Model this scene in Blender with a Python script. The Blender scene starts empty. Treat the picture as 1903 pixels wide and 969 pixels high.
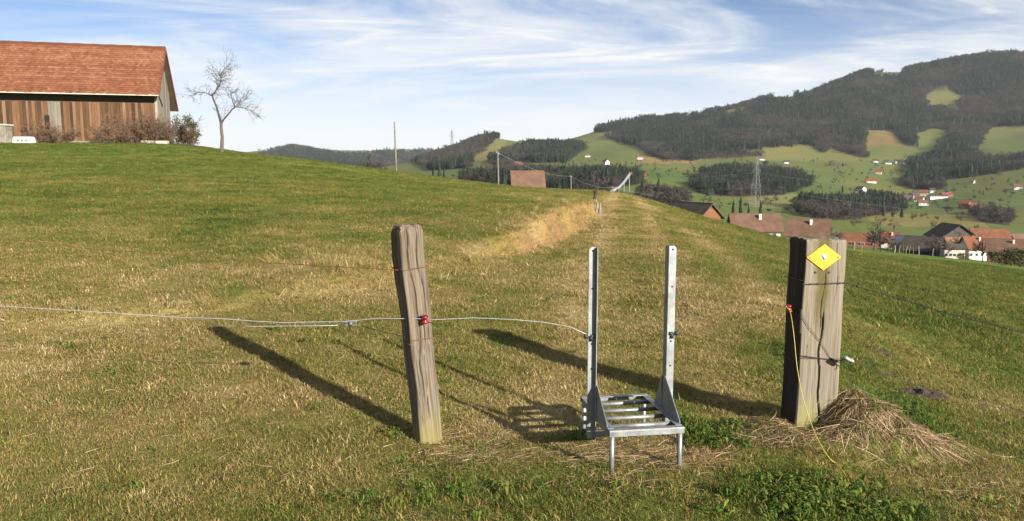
import bpy, math, random
import numpy as np
from mathutils import Vector, Matrix

random.seed(7); RNG = np.random.default_rng(11)
scene = bpy.context.scene
COL = scene.collection

# ---------------------------------------------------------------- camera, sky, sun, exposure
cam_d = bpy.data.cameras.new('camera'); cam = bpy.data.objects.new('camera', cam_d); COL.objects.link(cam)
cam_d.sensor_width = 36.0; cam_d.lens = 36.0 * 1450.0 / 1903.0
cam_d.clip_start = 0.05; cam_d.clip_end = 30000
cam.location = (0, 0, 1.55)
cam.rotation_euler = (math.radians(90) - math.atan((484.5 - 310.0) / 1450.0), 0, 0)
scene.camera = cam

SUN_EL = math.radians(18.6)
SUN_H = (0.63, -0.776)                       # towards the sun, seen from above
_l = math.hypot(*SUN_H); SUN_H = (SUN_H[0] / _l, SUN_H[1] / _l)
sun_d = bpy.data.lights.new('sun', 'SUN'); sun = bpy.data.objects.new('sun', sun_d); COL.objects.link(sun)
sun_d.energy = 5.0; sun_d.angle = math.radians(0.55); sun_d.color = (1.0, 0.92, 0.80)
_sd = Vector((SUN_H[0] * math.cos(SUN_EL), SUN_H[1] * math.cos(SUN_EL), math.sin(SUN_EL)))
sun.rotation_euler = _sd.to_track_quat('Z', 'Y').to_euler(); sun.location = (20, -25, 30)

world = bpy.data.worlds.new('World'); scene.world = world; world.use_nodes = True
def build_world():
    nt = world.node_tree; N = nt.nodes; L = nt.links; N.clear()
    out = N.new('ShaderNodeOutputWorld'); bg = N.new('ShaderNodeBackground'); bg.inputs[1].default_value = 0.05
    sky = N.new('ShaderNodeTexSky'); sky.sky_type = 'NISHITA'; sky.sun_disc = False
    sky.sun_elevation = SUN_EL; sky.sun_rotation = math.atan2(SUN_H[0], SUN_H[1])
    sky.altitude = 700; sky.air_density = 0.62; sky.dust_density = 0.3; sky.ozone_density = 2.6
    tc = N.new('ShaderNodeTexCoord'); sep = N.new('ShaderNodeSeparateXYZ'); L.new(tc.outputs['Generated'], sep.inputs[0])
    def m(op, a, b=None, clamp=False):
        n = N.new('ShaderNodeMath'); n.operation = op; n.use_clamp = clamp
        for i, q in enumerate((a, b)):
            if q is None: continue
            if isinstance(q, (int, float)): n.inputs[i].default_value = q
            else: L.new(q, n.inputs[i])
        return n.outputs[0]
    # high cirrus: a flat cloud layer seen in perspective
    zz = m('ADD', m('MAXIMUM', sep.outputs[2], 0.0), 0.11)
    cx = m('DIVIDE', sep.outputs[0], zz); cy = m('DIVIDE', sep.outputs[1], zz)
    comb = N.new('ShaderNodeCombineXYZ'); L.new(cx, comb.inputs[0]); L.new(cy, comb.inputs[1])
    def layer(scale, rot, sx, sy, detail, rough, dist, lo, hi, off):
        mp = N.new('ShaderNodeMapping'); mp.inputs['Rotation'].default_value = (0, 0, rot); mp.inputs['Scale'].default_value = (sx, sy, 1)
        mp.inputs['Location'].default_value = off
        L.new(comb.outputs[0], mp.inputs[0])
        nz = N.new('ShaderNodeTexNoise'); nz.inputs['Scale'].default_value = scale; nz.inputs['Detail'].default_value = detail
        nz.inputs['Roughness'].default_value = rough; nz.inputs['Distortion'].default_value = dist
        L.new(mp.outputs[0], nz.inputs[0])
        mr = N.new('ShaderNodeMapRange'); mr.interpolation_type = 'SMOOTHSTEP'
        mr.inputs[1].default_value = lo; mr.inputs[2].default_value = hi; L.new(nz.outputs[0], mr.inputs[0])
        return mr.outputs[0]
    a = layer(0.66, 0.75, 0.75, 1.35, 7, .6, 1.3, .36, .66, (-6.1, 8.8, 0))
    b = layer(1.5, -0.35, 0.6, 1.7, 9, .62, 2.0, .45, .76, (7.3, 4.6, 0))
    c = m('ADD', m('MULTIPLY', a, .72), m('MULTIPLY', m('MULTIPLY', b, m('ADD', a, .30)), .5), True)
    # thin veil thickening towards the horizon
    veil = N.new('ShaderNodeMapRange'); veil.interpolation_type = 'SMOOTHSTEP'
    veil.inputs[1].default_value = 0.20; veil.inputs[2].default_value = -0.02; veil.inputs[3].default_value = 0.0; veil.inputs[4].default_value = 0.97
    L.new(sep.outputs[2], veil.inputs[0])
    f = m('SUBTRACT', 1.0, m('MULTIPLY', m('SUBTRACT', 1.0, m('MULTIPLY', c, .95)), m('SUBTRACT', 1.0, veil.outputs[0])), True)
    mix = N.new('ShaderNodeMix'); mix.data_type = 'RGBA'
    L.new(f, mix.inputs['Factor']); L.new(sky.outputs[0], mix.inputs['A'])
    mix.inputs['B'].default_value = (7.5, 7.5, 7.4, 1)
    L.new(mix.outputs['Result'], bg.inputs[0]); L.new(bg.outputs[0], out.inputs[0])
build_world()
vs = scene.view_settings; vs.view_transform = 'Standard'; vs.look = 'None'; vs.gamma = 1.0; vs.exposure = 1.43; vs.use_curve_mapping = False
scene.render.engine = 'CYCLES'
scene.cycles.max_bounces = 5; scene.cycles.diffuse_bounces = 2; scene.cycles.glossy_bounces = 2; scene.cycles.transmission_bounces = 2
scene.cycles.volume_bounces = 0; scene.cycles.transparent_max_bounces = 4
scene.cycles.use_denoising = True

# ---------------------------------------------------------------- terrain maths
F_PX, CX, CY = 1450.0, 951.5, 484.5
CAM_Z = 1.55
PITCH = math.atan((CY - 310.0) / F_PX)
cP, sP = math.cos(PITCH), math.sin(PITCH)

def at(px, py, Y):
    """point seen at photo pixel (px,py), Y metres ahead"""
    u = (px - CX) / F_PX; v = (CY - py) / F_PX
    dy = v * sP + cP; dz = v * cP - sP
    k = Y / dy
    return np.array([u * k, Y, CAM_Z + dz * k])

def project(x, y, z):
    zc = z - CAM_Z
    fwd = y * cP - zc * sP
    up = y * sP + zc * cP
    fwd = np.where(fwd > 1e-3, fwd, 1e-3)
    return CX + F_PX * x / fwd, CY - F_PX * up / fwd

def smooth(a, b, x):
    t = np.clip((x - a) / (b - a), 0, 1)
    return t * t * (3 - 2 * t)

def _hash(ix, iy, seed):
    h = (ix.astype(np.int64) * 374761393 + iy.astype(np.int64) * 668265263 + seed * 1442695041) & 0xFFFFFFFF
    h = ((h ^ (h >> 13)) * 1274126177) & 0xFFFFFFFF
    return ((h ^ (h >> 16)) & 0xFFFF) / 65535.0

def vnoise(x, y, seed=0):
    """value noise in -1..1"""
    x = np.asarray(x, float); y = np.asarray(y, float)
    ix = np.floor(x); iy = np.floor(y); fx = x - ix; fy = y - iy
    fx = fx * fx * fx * (fx * (fx * 6 - 15) + 10); fy = fy * fy * fy * (fy * (fy * 6 - 15) + 10)
    a = _hash(ix, iy, seed); b = _hash(ix + 1, iy, seed); c = _hash(ix, iy + 1, seed); d = _hash(ix + 1, iy + 1, seed)
    return 2 * ((a * (1 - fx) + b * fx) * (1 - fy) + (c * (1 - fx) + d * fx) * fy) - 1

def fbm(x, y, seed=0, octv=4):
    s = 0; a = 1; n = 0
    for k in range(octv):
        s = s + a * vnoise(x * 2 ** k + 17.3 * k, y * 2 ** k - 9.1 * k, seed + k); n += a; a *= .5
    return s / n

# control points read off the photograph: for every column (row, distance ahead)
COLS = [
 (-350, [(380, 14), (318, 27), (288, 42), (258, 62), (262, 80), (330, 160), (345, 400), (335, 1000), (318, 4500)]),
 (0,    [(470, 10), (395, 15), (325, 27), (289, 42), (265, 63), (264, 74), (320, 150), (340, 400), (330, 1000), (315, 4500)]),
 (200,  [(466, 10.5), (395, 15), (328, 27), (292, 42), (266, 65), (266, 78), (320, 150), (342, 400), (330, 1000), (312, 4500)]),
 (340,  [(462, 11), (396, 15), (333, 27), (299, 42), (270, 64), (276, 80), (322, 150), (342, 400), (330, 1000), (305, 4500)]),
 (480,  [(460, 11), (398, 15.5), (342, 27), (310, 42), (288, 66), (296, 85), (330, 150), (345, 400), (330, 1000), (290, 4500)]),
 (540,  [(290 + 3.5, 68), (347, 400), (330, 1000), (300, 2500), (269, 4500)]),
 (610,  [(458, 11.5), (404, 15.5), (352, 27), (324, 42), (303, 70), (311, 90), (340, 150), (348, 400), (330, 1000), (305, 2500), (287, 4500)]),
 (735,  [(460, 12), (410, 16), (363, 27), (337, 43), (319, 72), (326, 92), (345, 150), (352, 400), (335, 1000), (310, 2200), (281, 4300)]),
 (800,  [(328, 70), (352, 150), (356, 400), (335, 900), (312, 1500), (279, 3900)]),
 (860,  [(462, 13), (412, 17), (370, 27), (348, 42), (336, 66), (343, 90), (356, 150), (358, 400), (332, 800), (305, 1300), (266, 2000)]),
 (895,  [(330, 800), (298, 1300), (253, 2000)]),
 (940,  [(450, 14.5), (402, 20), (368, 30), (352, 44), (346, 60), (354, 90), (362, 150), (362, 400), (334, 750), (302, 1300), (259, 1950)]),
 (1000, [(350.5, 55), (358, 85), (366, 150), (365, 380), (340, 620), (312, 1000), (290, 1500), (266, 2100)]),
 (1060, [(440, 15.5), (405, 20), (372, 33), (354, 46), (366, 85), (373, 150), (368, 350), (345, 580), (315, 1000), (290, 1500), (257, 2200)]),
 (1105, [(374, 150), (342, 600), (310, 1000), (282, 1600), (243, 2300)]),
 (1150, [(600, 7.6), (500, 11), (430, 17), (390, 25), (361, 37), (374, 80), (382, 150), (372, 350), (355, 550), (320, 900), (285, 1500), (232, 2400)]),
 (1215, [(386, 33), (395, 80), (395, 150), (385, 350), (370, 480), (330, 850), (300, 1300), (270, 1700), (221, 2400)]),
 (1300, [(560, 8.6), (470, 13), (425, 22), (406, 36), (408, 80), (412, 150), (405, 300), (390, 450), (352, 800), (322, 1100), (292, 1500), (258, 1800), (211, 2300)]),
 (1400, [(620, 7), (520, 10.8), (455, 19), (431, 45), (432, 80), (438, 150), (448, 195), (430, 300), (398, 470), (360, 800), (322, 1100), (292, 1450), (272, 1600), (225, 2000), (183, 2400)]),
 (1500, [(600, 7.6), (520, 12.5), (478, 22), (455, 50), (455, 80), (462, 150), (466, 195), (440, 320), (408, 480), (370, 850), (330, 1100), (296, 1450), (270, 1650), (220, 2050), (173, 2400)]),
 (1600, [(640, 7.2), (550, 11.5), (500, 20), (473, 55), (467, 105), (472, 160), (470, 230), (446, 370), (402, 600), (360, 950), (320, 1250), (290, 1500), (240, 1800), (180, 2150), (130, 2500)]),
 (1700, [(680, 7), (580, 11), (515, 19), (481, 50), (473, 110), (478, 170), (474, 290), (440, 420), (405, 650), (375, 930), (330, 1250), (300, 1450), (240, 1850), (180, 2200), (119, 2500)]),
 (1800, [(700, 7.2), (600, 11), (530, 19), (490, 52), (484, 110), (488, 170), (482, 290), (445, 420), (410, 600), (370, 880), (330, 1130), (290, 1400), (240, 1800), (160, 2200), (92, 2500)]),
 (1903, [(720, 7.3), (620, 11), (545, 19), (506, 52), (497, 110), (500, 170), (492, 290), (455, 400), (420, 560), (370, 830), (330, 1030), (290, 1280), (240, 1700), (150, 2150), (76, 2500)]),
 (2250, [(790, 6.8), (670, 11), (590, 19), (545, 52), (525, 110), (525, 170), (510, 290), (470, 400), (430, 560), (370, 830), (320, 1030), (280, 1280), (220, 1700), (120, 2150), (35, 2500)]),
]
_cp = []
for _px, _rows in COLS:
    for _py, _Y in _rows:
        _p = at(_px, _py, _Y); _cp.append(tuple(_p))
    # behind the last ridge the land falls away again
    _py, _Y = _rows[-1]
    for _k, _d in ((1.35, 34), (1.8, 46)):
        _cp.append(tuple(at(_px, min(_py + _d, 330), _Y * _k)))
for _x in (-5, -2.5, 0, 2.5, 5):
    for _y in (1.6, 3.0):
        _cp.append((_x, _y, -.018 * _x))
_cp += [(-4.5, 4.6, .09), (-2.5, 4.5, .05), (-.5, 4.35, .0), (.6, 4.3, 0), (1.7, 4.5, .0), (3, 4.5, -.12), (4.6, 4.6, -.25),
        (-1.2, 6, .08), (0.2, 6, .03), (1.6, 6.2, .0), (2.9, 6.5, -.12), (-2.6, 6.2, .12), (-5, 6.6, .16), (-2.4, 7.6, .2), (-4.8, 8, .25), (0, 8.4, .13)]
_cp = np.array(_cp)
AZ_S = 1.9
_RA = np.array([math.atan2(c[0] - CX, F_PX) for c in COLS]); _RR = np.array([c[1][-1][1] for c in COLS], float)

def _uv(x, y):
    r = np.hypot(x, y)
    return np.arctan2(x, y) * AZ_S, np.log(np.maximum(r, 1.5)), np.maximum(r, 1.5)

_u, _v, _r = _uv(_cp[:, 0], _cp[:, 1])
_t = (_cp[:, 2] - CAM_Z) / _r + 1.5 / _r        # take the near-ground 1/r law out, add it back below
def _phi(d2): return np.where(d2 > 0, .5 * d2 * np.log(d2 + 1e-20), 0)
_n = len(_u)
_K = _phi((_u[:, None] - _u) ** 2 + (_v[:, None] - _v) ** 2) + 2e-4 * np.eye(_n)
_Pm = np.stack([np.ones(_n), _u, _v], 1)
_A = np.block([[_K, _Pm], [_Pm.T, np.zeros((3, 3))]])
_W = np.linalg.solve(_A, np.concatenate([_t, np.zeros(3)]))

# the little bank that the mown terrace ends at (world polyline), upslope side to its left/back
BANK = np.array([at(-500, 600, 7.0)[:2], at(0, 592, 7.0)[:2], at(220, 582, 7.15)[:2], at(440, 553, 7.7)[:2], at(700, 512, 9.0)[:2], at(850, 470, 12.0)[:2],
                 at(985, 430, 15.2)[:2], at(1060, 404, 19.5)[:2], at(1105, 384, 25.)[:2], at(1112, 374, 28.)[:2]])
BANK_H = np.array([.10, .12, .15, .09, .14, .10, .60, .80, .5, .0])

def bank_coord(x, y):
    """signed distance to the bank line (+ upslope) and local bank height"""
    best = np.full(x.shape, 1e9); sgn = np.zeros(x.shape); hh = np.zeros(x.shape)
    for i in range(len(BANK) - 1):
        a = BANK[i]; b = BANK[i + 1]; e = b - a; L2 = e @ e
        k = np.clip(((x - a[0]) * e[0] + (y - a[1]) * e[1]) / L2, 0, 1)
        dx = x - (a[0] + k * e[0]); dy = y - (a[1] + k * e[1]); d = np.hypot(dx, dy)
        s = np.where(e[0] * dy - e[1] * dx > 0, 1., -1.)
        m = d < best
        best = np.where(m, d, best); sgn = np.where(m, s, sgn); hh = np.where(m, BANK_H[i] * (1 - k) + BANK_H[i + 1] * k, hh)
    return best * sgn, hh

POST_R = np.array([1.70, 4.50])      # the sleeper post's foot (hay heap round it)

def height(x, y, detail=True):
    x = np.asarray(x, float); y = np.asarray(y, float); shp = x.shape
    x = x.ravel(); y = y.ravel()
    r = np.hypot(x, y); az = np.arctan2(x, y)
    azc = np.clip(az, -.95, .95)
    u = azc * AZ_S; rr = np.maximum(r, 1.5); v = np.log(rr)
    t = np.empty_like(u)
    for i in range(0, len(u), 20000):
        s = slice(i, i + 20000)
        t[s] = _phi((u[s, None] - _u) ** 2 + (v[s, None] - _v) ** 2) @ _W[:_n] + _W[_n] + _W[_n + 1] * u[s] + _W[_n + 2] * v[s]
    t = np.clip(t, -.3, .4)
    z = CAM_Z - 1.5 + rr * t
    z = np.where(r < 1.5, z * (r / 1.5), z)
    far = -40 * np.tanh(x * .09 / 40)
    z = z + (far - z) * smooth(.95, 1.9, np.abs(az))
    rl = np.interp(azc, _RA, _RR)
    z = z + (-25 - z) * smooth(1.06, 1.75, r / rl)
    z = np.maximum(z, -60)
    if detail:
        d, hh = bank_coord(x, y)
        d = d + .12 * vnoise(x * 1.7, y * 1.7, 77) + .06 * vnoise(x * 5, y * 5, 78)
        wd_ = np.where(hh > .3, .16, .27); z = z + hh * (smooth(-1, 1, d / wd_) - .5) * np.exp(-np.abs(d) / 3.5)
        near = np.exp(-r / 40)
        z = z + near * (.016 * fbm(x * 1.3, y * 1.3, 3) + .010 * fbm(x * 5, y * 5, 9, 3) + .05 * vnoise(x * .22, y * .22, 5))
        farw = smooth(300, 900, r)
        ridg = 1 - np.abs(fbm(x / 330, y / 420, 21, 4)) * 2
        hgt = np.clip((z + 40) / 250, 0, 1)
        z = z + farw * (15 * hgt * ridg - 21 * hgt + 2.2 * fbm(x / 140, y / 140, 31, 3) + 7 * hgt * fbm(x / 75, y / 110, 37, 3))
        mid = smooth(120, 260, r) * (1 - smooth(500, 900, r))
        z = z + mid * 1.5 * fbm(x / 70, y / 70, 41, 3)
        # hay heap by the sleeper post
        for hx_, hy_, ra, rb, hh_ in ((2.0, 4.44, .20, .17, .19), (2.12, 4.3, .22, .17, .08), (1.5, 4.36, .16, .10, .05), (2.36, 4.22, .2, .13, .055), (1.86, 4.16, .2, .10, .06), (2.1, 4.08, .16, .10, .04), (2.02, 4.26, .10, .08, .03)):
            q = np.hypot((x - hx_) / ra, (y - hy_) / rb); z = z + hh_ * np.exp(-q * q)
        q = np.hypot((x - 2.08) / .45, (y - 4.3) / .3); z = z + .035 * np.exp(-q * q) * vnoise(x * 16, y * 16, 13)
        q = np.hypot((x - 1.55) / .42, (y - 4.15) / .26); z = z + .05 * np.exp(-q * q)
        q = np.hypot((x - 1.74) / .16, (y - 4.33) / .10); z = z - .07 * np.exp(-q * q)
    return z.reshape(shp)

def height1(x, y): return float(height(np.array([x]), np.array([y]))[0])
# ---------------------------------------------------------------- helpers
def at_z(px, py, z):
    a = at(px, py, 1.0); k = (z - CAM_Z) / (a[2] - CAM_Z); return np.array([a[0] * k, k, z])

def ground_px(px, py, lo=2.0, hi=6500):
    Ys = np.exp(np.linspace(math.log(lo), math.log(hi), 900))
    a = at(px, py, 1.0); x = a[0] * Ys; z = CAM_Z + (a[2] - CAM_Z) * Ys
    g = height(x, Ys)
    i = int(np.argmax(z < g))
    if not (z < g).any(): i = int(np.argmin(z - g))
    i = max(i, 1)
    d0 = z[i - 1] - g[i - 1]; d1 = z[i] - g[i]; k = d0 / (d0 - d1) if d0 != d1 else 0; k = min(max(k, 0), 1)
    Y = Ys[i - 1] + k * (Ys[i] - Ys[i - 1])
    return np.array([a[0] * Y, Y, height1(a[0] * Y, Y)])

def V(*a): return np.array(a, float)
def unit(v): v = np.asarray(v, float); return v / (np.linalg.norm(v) + 1e-12)

class MB:
    def __init__(s): s.v = []; s.f = []; s.c = []
    def add(s, vs, fs):
        o = len(s.v); s.v += [tuple(map(float, q)) for q in vs]; s.f += [tuple(i + o for i in q) for q in fs]
    def box(s, c, size, ax=None):
        c = np.asarray(c, float); ex, ey, ez = (np.eye(3) if ax is None else ax); hx, hy, hz = [q / 2 for q in size]
        vs = [c + sx * hx * ex + sy * hy * ey + sz * hz * ez for sz in (-1, 1) for sy in (-1, 1) for sx in (-1, 1)]
        s.add(vs, [(0, 2, 3, 1), (4, 5, 7, 6), (0, 1, 5, 4), (2, 6, 7, 3), (0, 4, 6, 2), (1, 3, 7, 5)])
    def beam(s, a, b, w, h, up=(0, 0, 1)):
        a = np.asarray(a, float); b = np.asarray(b, float); ex = unit(b - a); ey = np.cross(up, ex)
        if np.linalg.norm(ey) < 1e-4: ey = np.cross((0, 1, 0), ex)
        ey = unit(ey); ez = np.cross(ex, ey)
        s.box((a + b) / 2, (np.linalg.norm(b - a), w, h), (ex, ey, ez))
    def tube(s, pts, rad, n=6, cap=True):
        pts = [np.asarray(p, float) for p in pts]; m = len(pts)
        if np.isscalar(rad): rad = [rad] * m
        t0 = unit(pts[1] - pts[0]); nrm = np.cross(t0, (0, 0, 1))
        if np.linalg.norm(nrm) < 1e-3: nrm = np.cross(t0, (0, 1, 0))
        nrm = unit(nrm); vs = []
        for i in range(m):
            t = unit(pts[min(i + 1, m - 1)] - pts[max(i - 1, 0)])
            nrm = unit(nrm - t * (nrm @ t)); bn = np.cross(t, nrm)
            for k in range(n):
                a = 2 * math.pi * k / n; vs.append(pts[i] + rad[i] * (math.cos(a) * nrm + math.sin(a) * bn))
        fs = [(i * n + k, i * n + (k + 1) % n, (i + 1) * n + (k + 1) % n, (i + 1) * n + k) for i in range(m - 1) for k in range(n)]
        if cap: fs += [tuple(range(n - 1, -1, -1)), tuple((m - 1) * n + k for k in range(n))]
        s.add(vs, fs)
    def lathe(s, a, axis, prof, n=14):
        """prof: (distance along axis, radius)"""
        a = np.asarray(a, float); ax = unit(axis); s.tube_prof(a, ax, prof, n)
    def tube_prof(s, a, ax, prof, n):
        e1 = np.cross(ax, (0, 0, 1))
        if np.linalg.norm(e1) < 1e-3: e1 = np.cross(ax, (0, 1, 0))
        e1 = unit(e1); e2 = np.cross(ax, e1); vs = []
        for d, r in prof:
            for k in range(n):
                q = 2 * math.pi * k / n; vs.append(a + ax * d + r * (math.cos(q) * e1 + math.sin(q) * e2))
        m = len(prof)
        fs = [(i * n + k, i * n + (k + 1) % n, (i + 1) * n + (k + 1) % n, (i + 1) * n + k) for i in range(m - 1) for k in range(n)]
        fs += [tuple(range(n - 1, -1, -1)), tuple((m - 1) * n + k for k in range(n))]
        s.add(vs, fs)
    def prism(s, poly, d):
        """flat polygon (3-D points) pushed along vector d"""
        n = len(poly); poly = [np.asarray(p, float) for p in poly]; d = np.asarray(d, float)
        s.add(poly + [p + d for p in poly], [tuple(range(n)), tuple(range(2 * n - 1, n - 1, -1))] + [(i, i + n, (i + 1) % n + n, (i + 1) % n) for i in range(n)])
    def build(s, name, mat, parent=None, origin=None, smooth_=False, bevel=0):
        o = np.zeros(3)
        if parent is not None:
            p = parent
            while p is not None: o = o + np.array(p.location); p = p.parent
        elif origin is not None: o = np.asarray(origin, float)
        me = bpy.data.meshes.new(name)
        me.from_pydata([tuple(np.asarray(q) - o) for q in s.v], [], s.f); me.validate(); me.update()
        import bmesh
        bm = bmesh.new(); bm.from_mesh(me); bmesh.ops.recalc_face_normals(bm, faces=bm.faces); bm.to_mesh(me); bm.free()
        if mat is not None: me.materials.append(mat)
        ob = bpy.data.objects.new(name, me); COL.objects.link(ob)
        if parent is not None: ob.parent = parent
        elif origin is not None: ob.location = tuple(o)
        if smooth_: me.polygons.foreach_set('use_smooth', [True] * len(me.polygons))
        if bevel:
            b = ob.modifiers.new('bevel', 'BEVEL'); b.width = bevel; b.segments = 2; b.limit_method = 'ANGLE'
        return ob

def tag(o, label=None, cat=None, group=None, kind=None):
    if label: o['label'] = label
    if cat: o['category'] = cat
    if group: o['group'] = group
    if kind: o['kind'] = kind
    return o

def empty(name, loc, label=None, cat=None, group=None):
    o = bpy.data.objects.new(name, None); COL.objects.link(o); o.location = tuple(float(q) for q in loc); o.empty_display_size = .2
    return tag(o, label, cat, group)

def mesh_np(name, v, f, mat, smooth_=False):
    me = bpy.data.meshes.new(name); v = np.asarray(v, np.float32); f = np.asarray(f, np.int32); k = f.shape[1]
    me.vertices.add(len(v)); me.vertices.foreach_set('co', v.ravel())
    me.loops.add(f.size); me.loops.foreach_set('vertex_index', f.ravel())
    me.polygons.add(len(f)); me.polygons.foreach_set('loop_start', np.arange(0, f.size, k, dtype=np.int32))
    me.polygons.foreach_set('loop_total', np.full(len(f), k, np.int32))
    if smooth_: me.polygons.foreach_set('use_smooth', np.ones(len(f), bool))
    me.update(calc_edges=True); me.validate()
    if mat: me.materials.append(mat)
    return me

# ---------------------------------------------------------------- materials
class NT:
    def __init__(s, name):
        s.m = bpy.data.materials.new(name); s.m.use_nodes = True; s.t = s.m.node_tree; s.N = s.t.nodes; s.L = s.t.links
        s.b = s.N['Principled BSDF']; s.out = s.N['Material Output']
    def new(s, t, **k):
        n = s.N.new(t)
        for a, v in k.items(): setattr(n, a, v)
        return n
    def put(s, sock, v):
        if hasattr(v, 'node'): s.L.new(v, sock)
        else: sock.default_value = v
    def noise(s, vec, scale, detail=4, rough=.55, dist=0):
        n = s.new('ShaderNodeTexNoise'); n.inputs['Scale'].default_value = scale; n.inputs['Detail'].default_value = detail
        n.inputs['Roughness'].default_value = rough; n.inputs['Distortion'].default_value = dist
        if vec is not None: s.L.new(vec, n.inputs[0])
        return n.outputs[0]
    def mapping(s, vec, scale=(1, 1, 1), loc=(0, 0, 0), rot=(0, 0, 0)):
        n = s.new('ShaderNodeMapping'); n.inputs['Scale'].default_value = scale; n.inputs['Location'].default_value = loc; n.inputs['Rotation'].default_value = rot
        s.L.new(vec, n.inputs[0]); return n.outputs[0]
    def ramp(s, fac, stops):
        n = s.new('ShaderNodeValToRGB'); e = n.color_ramp.elements
        while len(e) < len(stops): e.new(.5)
        for q, (p, c) in zip(e, stops): q.position = p; q.color = (*c, 1) if len(c) == 3 else c
        s.L.new(fac, n.inputs[0]); return n.outputs[0]
    def mix(s, f, a, b, mode='MIX'):
        n = s.new('ShaderNodeMix', data_type='RGBA', blend_type=mode)
        s.put(n.inputs['Factor'], f)
        for k, q in (('A', a), ('B', b)):
            if isinstance(q, tuple) and len(q) == 3: q = (*q, 1)
            s.put(n.inputs[k], q)
        return n.outputs['Result']
    def math(s, op, a, b=0.0, clamp=False):
        n = s.new('ShaderNodeMath', operation=op, use_clamp=clamp); s.put(n.inputs[0], a); s.put(n.inputs[1], b); return n.outputs[0]
    def rng(s, v, a, b, c=0., d=1.):
        n = s.new('ShaderNodeMapRange', interpolation_type='SMOOTHSTEP'); s.put(n.inputs[0], v)
        for i, q in enumerate((a, b, c, d)): n.inputs[i + 1].default_value = q
        return n.outputs[0]
    def coord(s, k='Object'): return s.new('ShaderNodeTexCoord').outputs[k]
    def attr(s, name, kind='GEOMETRY'): return s.new('ShaderNodeAttribute', attribute_name=name, attribute_type=kind)
    def rand(s): return s.new('ShaderNodeObjectInfo').outputs['Random']
    def bump(s, h, strength=.5, dist=.01):
        n = s.new('ShaderNodeBump'); n.inputs['Strength'].default_value = strength; n.inputs['Distance'].default_value = dist
        s.L.new(h, n.inputs['Height']); s.L.new(n.outputs[0], s.b.inputs['Normal'])
    def fin(s, col, rough=.8, metal=0., spec=.3):
        if isinstance(col, tuple) and len(col) == 3: col = (*col, 1)
        s.put(s.b.inputs['Base Color'], col); s.put(s.b.inputs['Roughness'], rough); s.put(s.b.inputs['Metallic'], metal)
        s.b.inputs['Specular IOR Level'].default_value = spec
        return s.m

def m_plain(name, col, rough=.7, metal=0., var=.25, scale=6, bump=0., spec=.3):
    n = NT(name); c = n.coord(); z = n.noise(c, scale, 5, .6)
    k = n.rng(z, .25, .75, 1 - var, 1 + var)
    cc = n.mix(1.0, col, k, 'MULTIPLY')
    if bump: n.bump(z, bump, .02)
    return n.fin(cc, rough, metal, spec)

MAT = {}
def mat_wood(name, base, light, dark, moss=None, zscale=1.0):
    n = NT(name); c = n.coord()
    g = n.noise(n.mapping(c, (60, 60, 1.1 * zscale)), 1.0, 6, .62, .12)
    g2 = n.noise(n.mapping(c, (170, 170, 3.0 * zscale)), 1.0, 4, .6, .1)
    b = n.noise(c, 3.2, 4, .6)
    col = n.ramp(g, [(.22, dark), (.45, base), (.72, light)])
    col = n.mix(n.rng(g2, .35, .62, .0, .55), n.mix(1., col, (.55, .5, .45), 'MULTIPLY'), col)
    col = n.mix(n.rng(b, .3, .75, 0, .5), col, n.mix(1., col, (.72, .62, .5), 'MULTIPLY'))
    if moss:
        sz = n.new('ShaderNodeSeparateXYZ'); n.L.new(c, sz.inputs[0])
        up = n.rng(n.math('ADD', sz.outputs[2], n.math('MULTIPLY', n.noise(c, 7, 4), .22)), .34, .06)
        col = n.mix(n.math('MULTIPLY', up, .75), col, moss)
    n.bump(n.math('ADD', g, n.math('MULTIPLY', g2, .6)), .55, .006)
    return n.fin(col, .88, 0, .2)

MAT['post'] = mat_wood('weathered_post_wood', (.17, .145, .115), (.285, .255, .21), (.030, .025, .020), (.19, .17, .055))
def mat_sleeper():
    n = NT('sleeper_wood'); c = n.coord()
    g = n.noise(n.mapping(c, (44, 44, 1.0)), 1.0, 6, .62, .15); g2 = n.noise(n.mapping(c, (150, 150, 5)), 1.0, 4, .6, .1)
    col = n.ramp(g, [(.2, (.09, .076, .06)), (.45, (.195, .175, .14)), (.75, (.30, .275, .225))])
    col = n.mix(n.rng(g2, .35, .6, .0, .45), n.mix(1., col, (.6, .56, .5), 'MULTIPLY'), col)
    sz = n.new('ShaderNodeSeparateXYZ'); n.L.new(c, sz.inputs[0])
    w = n.math('MULTIPLY', n.noise(c, 7, 4), .25)
    up = n.rng(n.math('ADD', sz.outputs[2], w), .36, .1)
    col = n.mix(n.math('MULTIPLY', up, .8), col, (.20, .19, .055))
    # drip stain of algae running down below the marker plate
    sx = n.math('ABSOLUTE', n.math('ADD', n.math('SUBTRACT', sz.outputs[0], -.005), n.math('MULTIPLY', n.math('SUBTRACT', n.noise(n.mapping(c, (3, 3, 5)), 1.0, 3), .5), .09)))
    st = n.math('MULTIPLY', n.rng(sx, .06, .015), n.rng(sz.outputs[2], .45, .80))
    col = n.mix(n.math('MULTIPLY', st, .9), col, (.075, .062, .018))
    n.bump(n.math('ADD', g, n.math('MULTIPLY', g2, .6)), .5, .006)
    return n.fin(col, .88, 0, .2)
MAT['sleeper'] = mat_sleeper()

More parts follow.
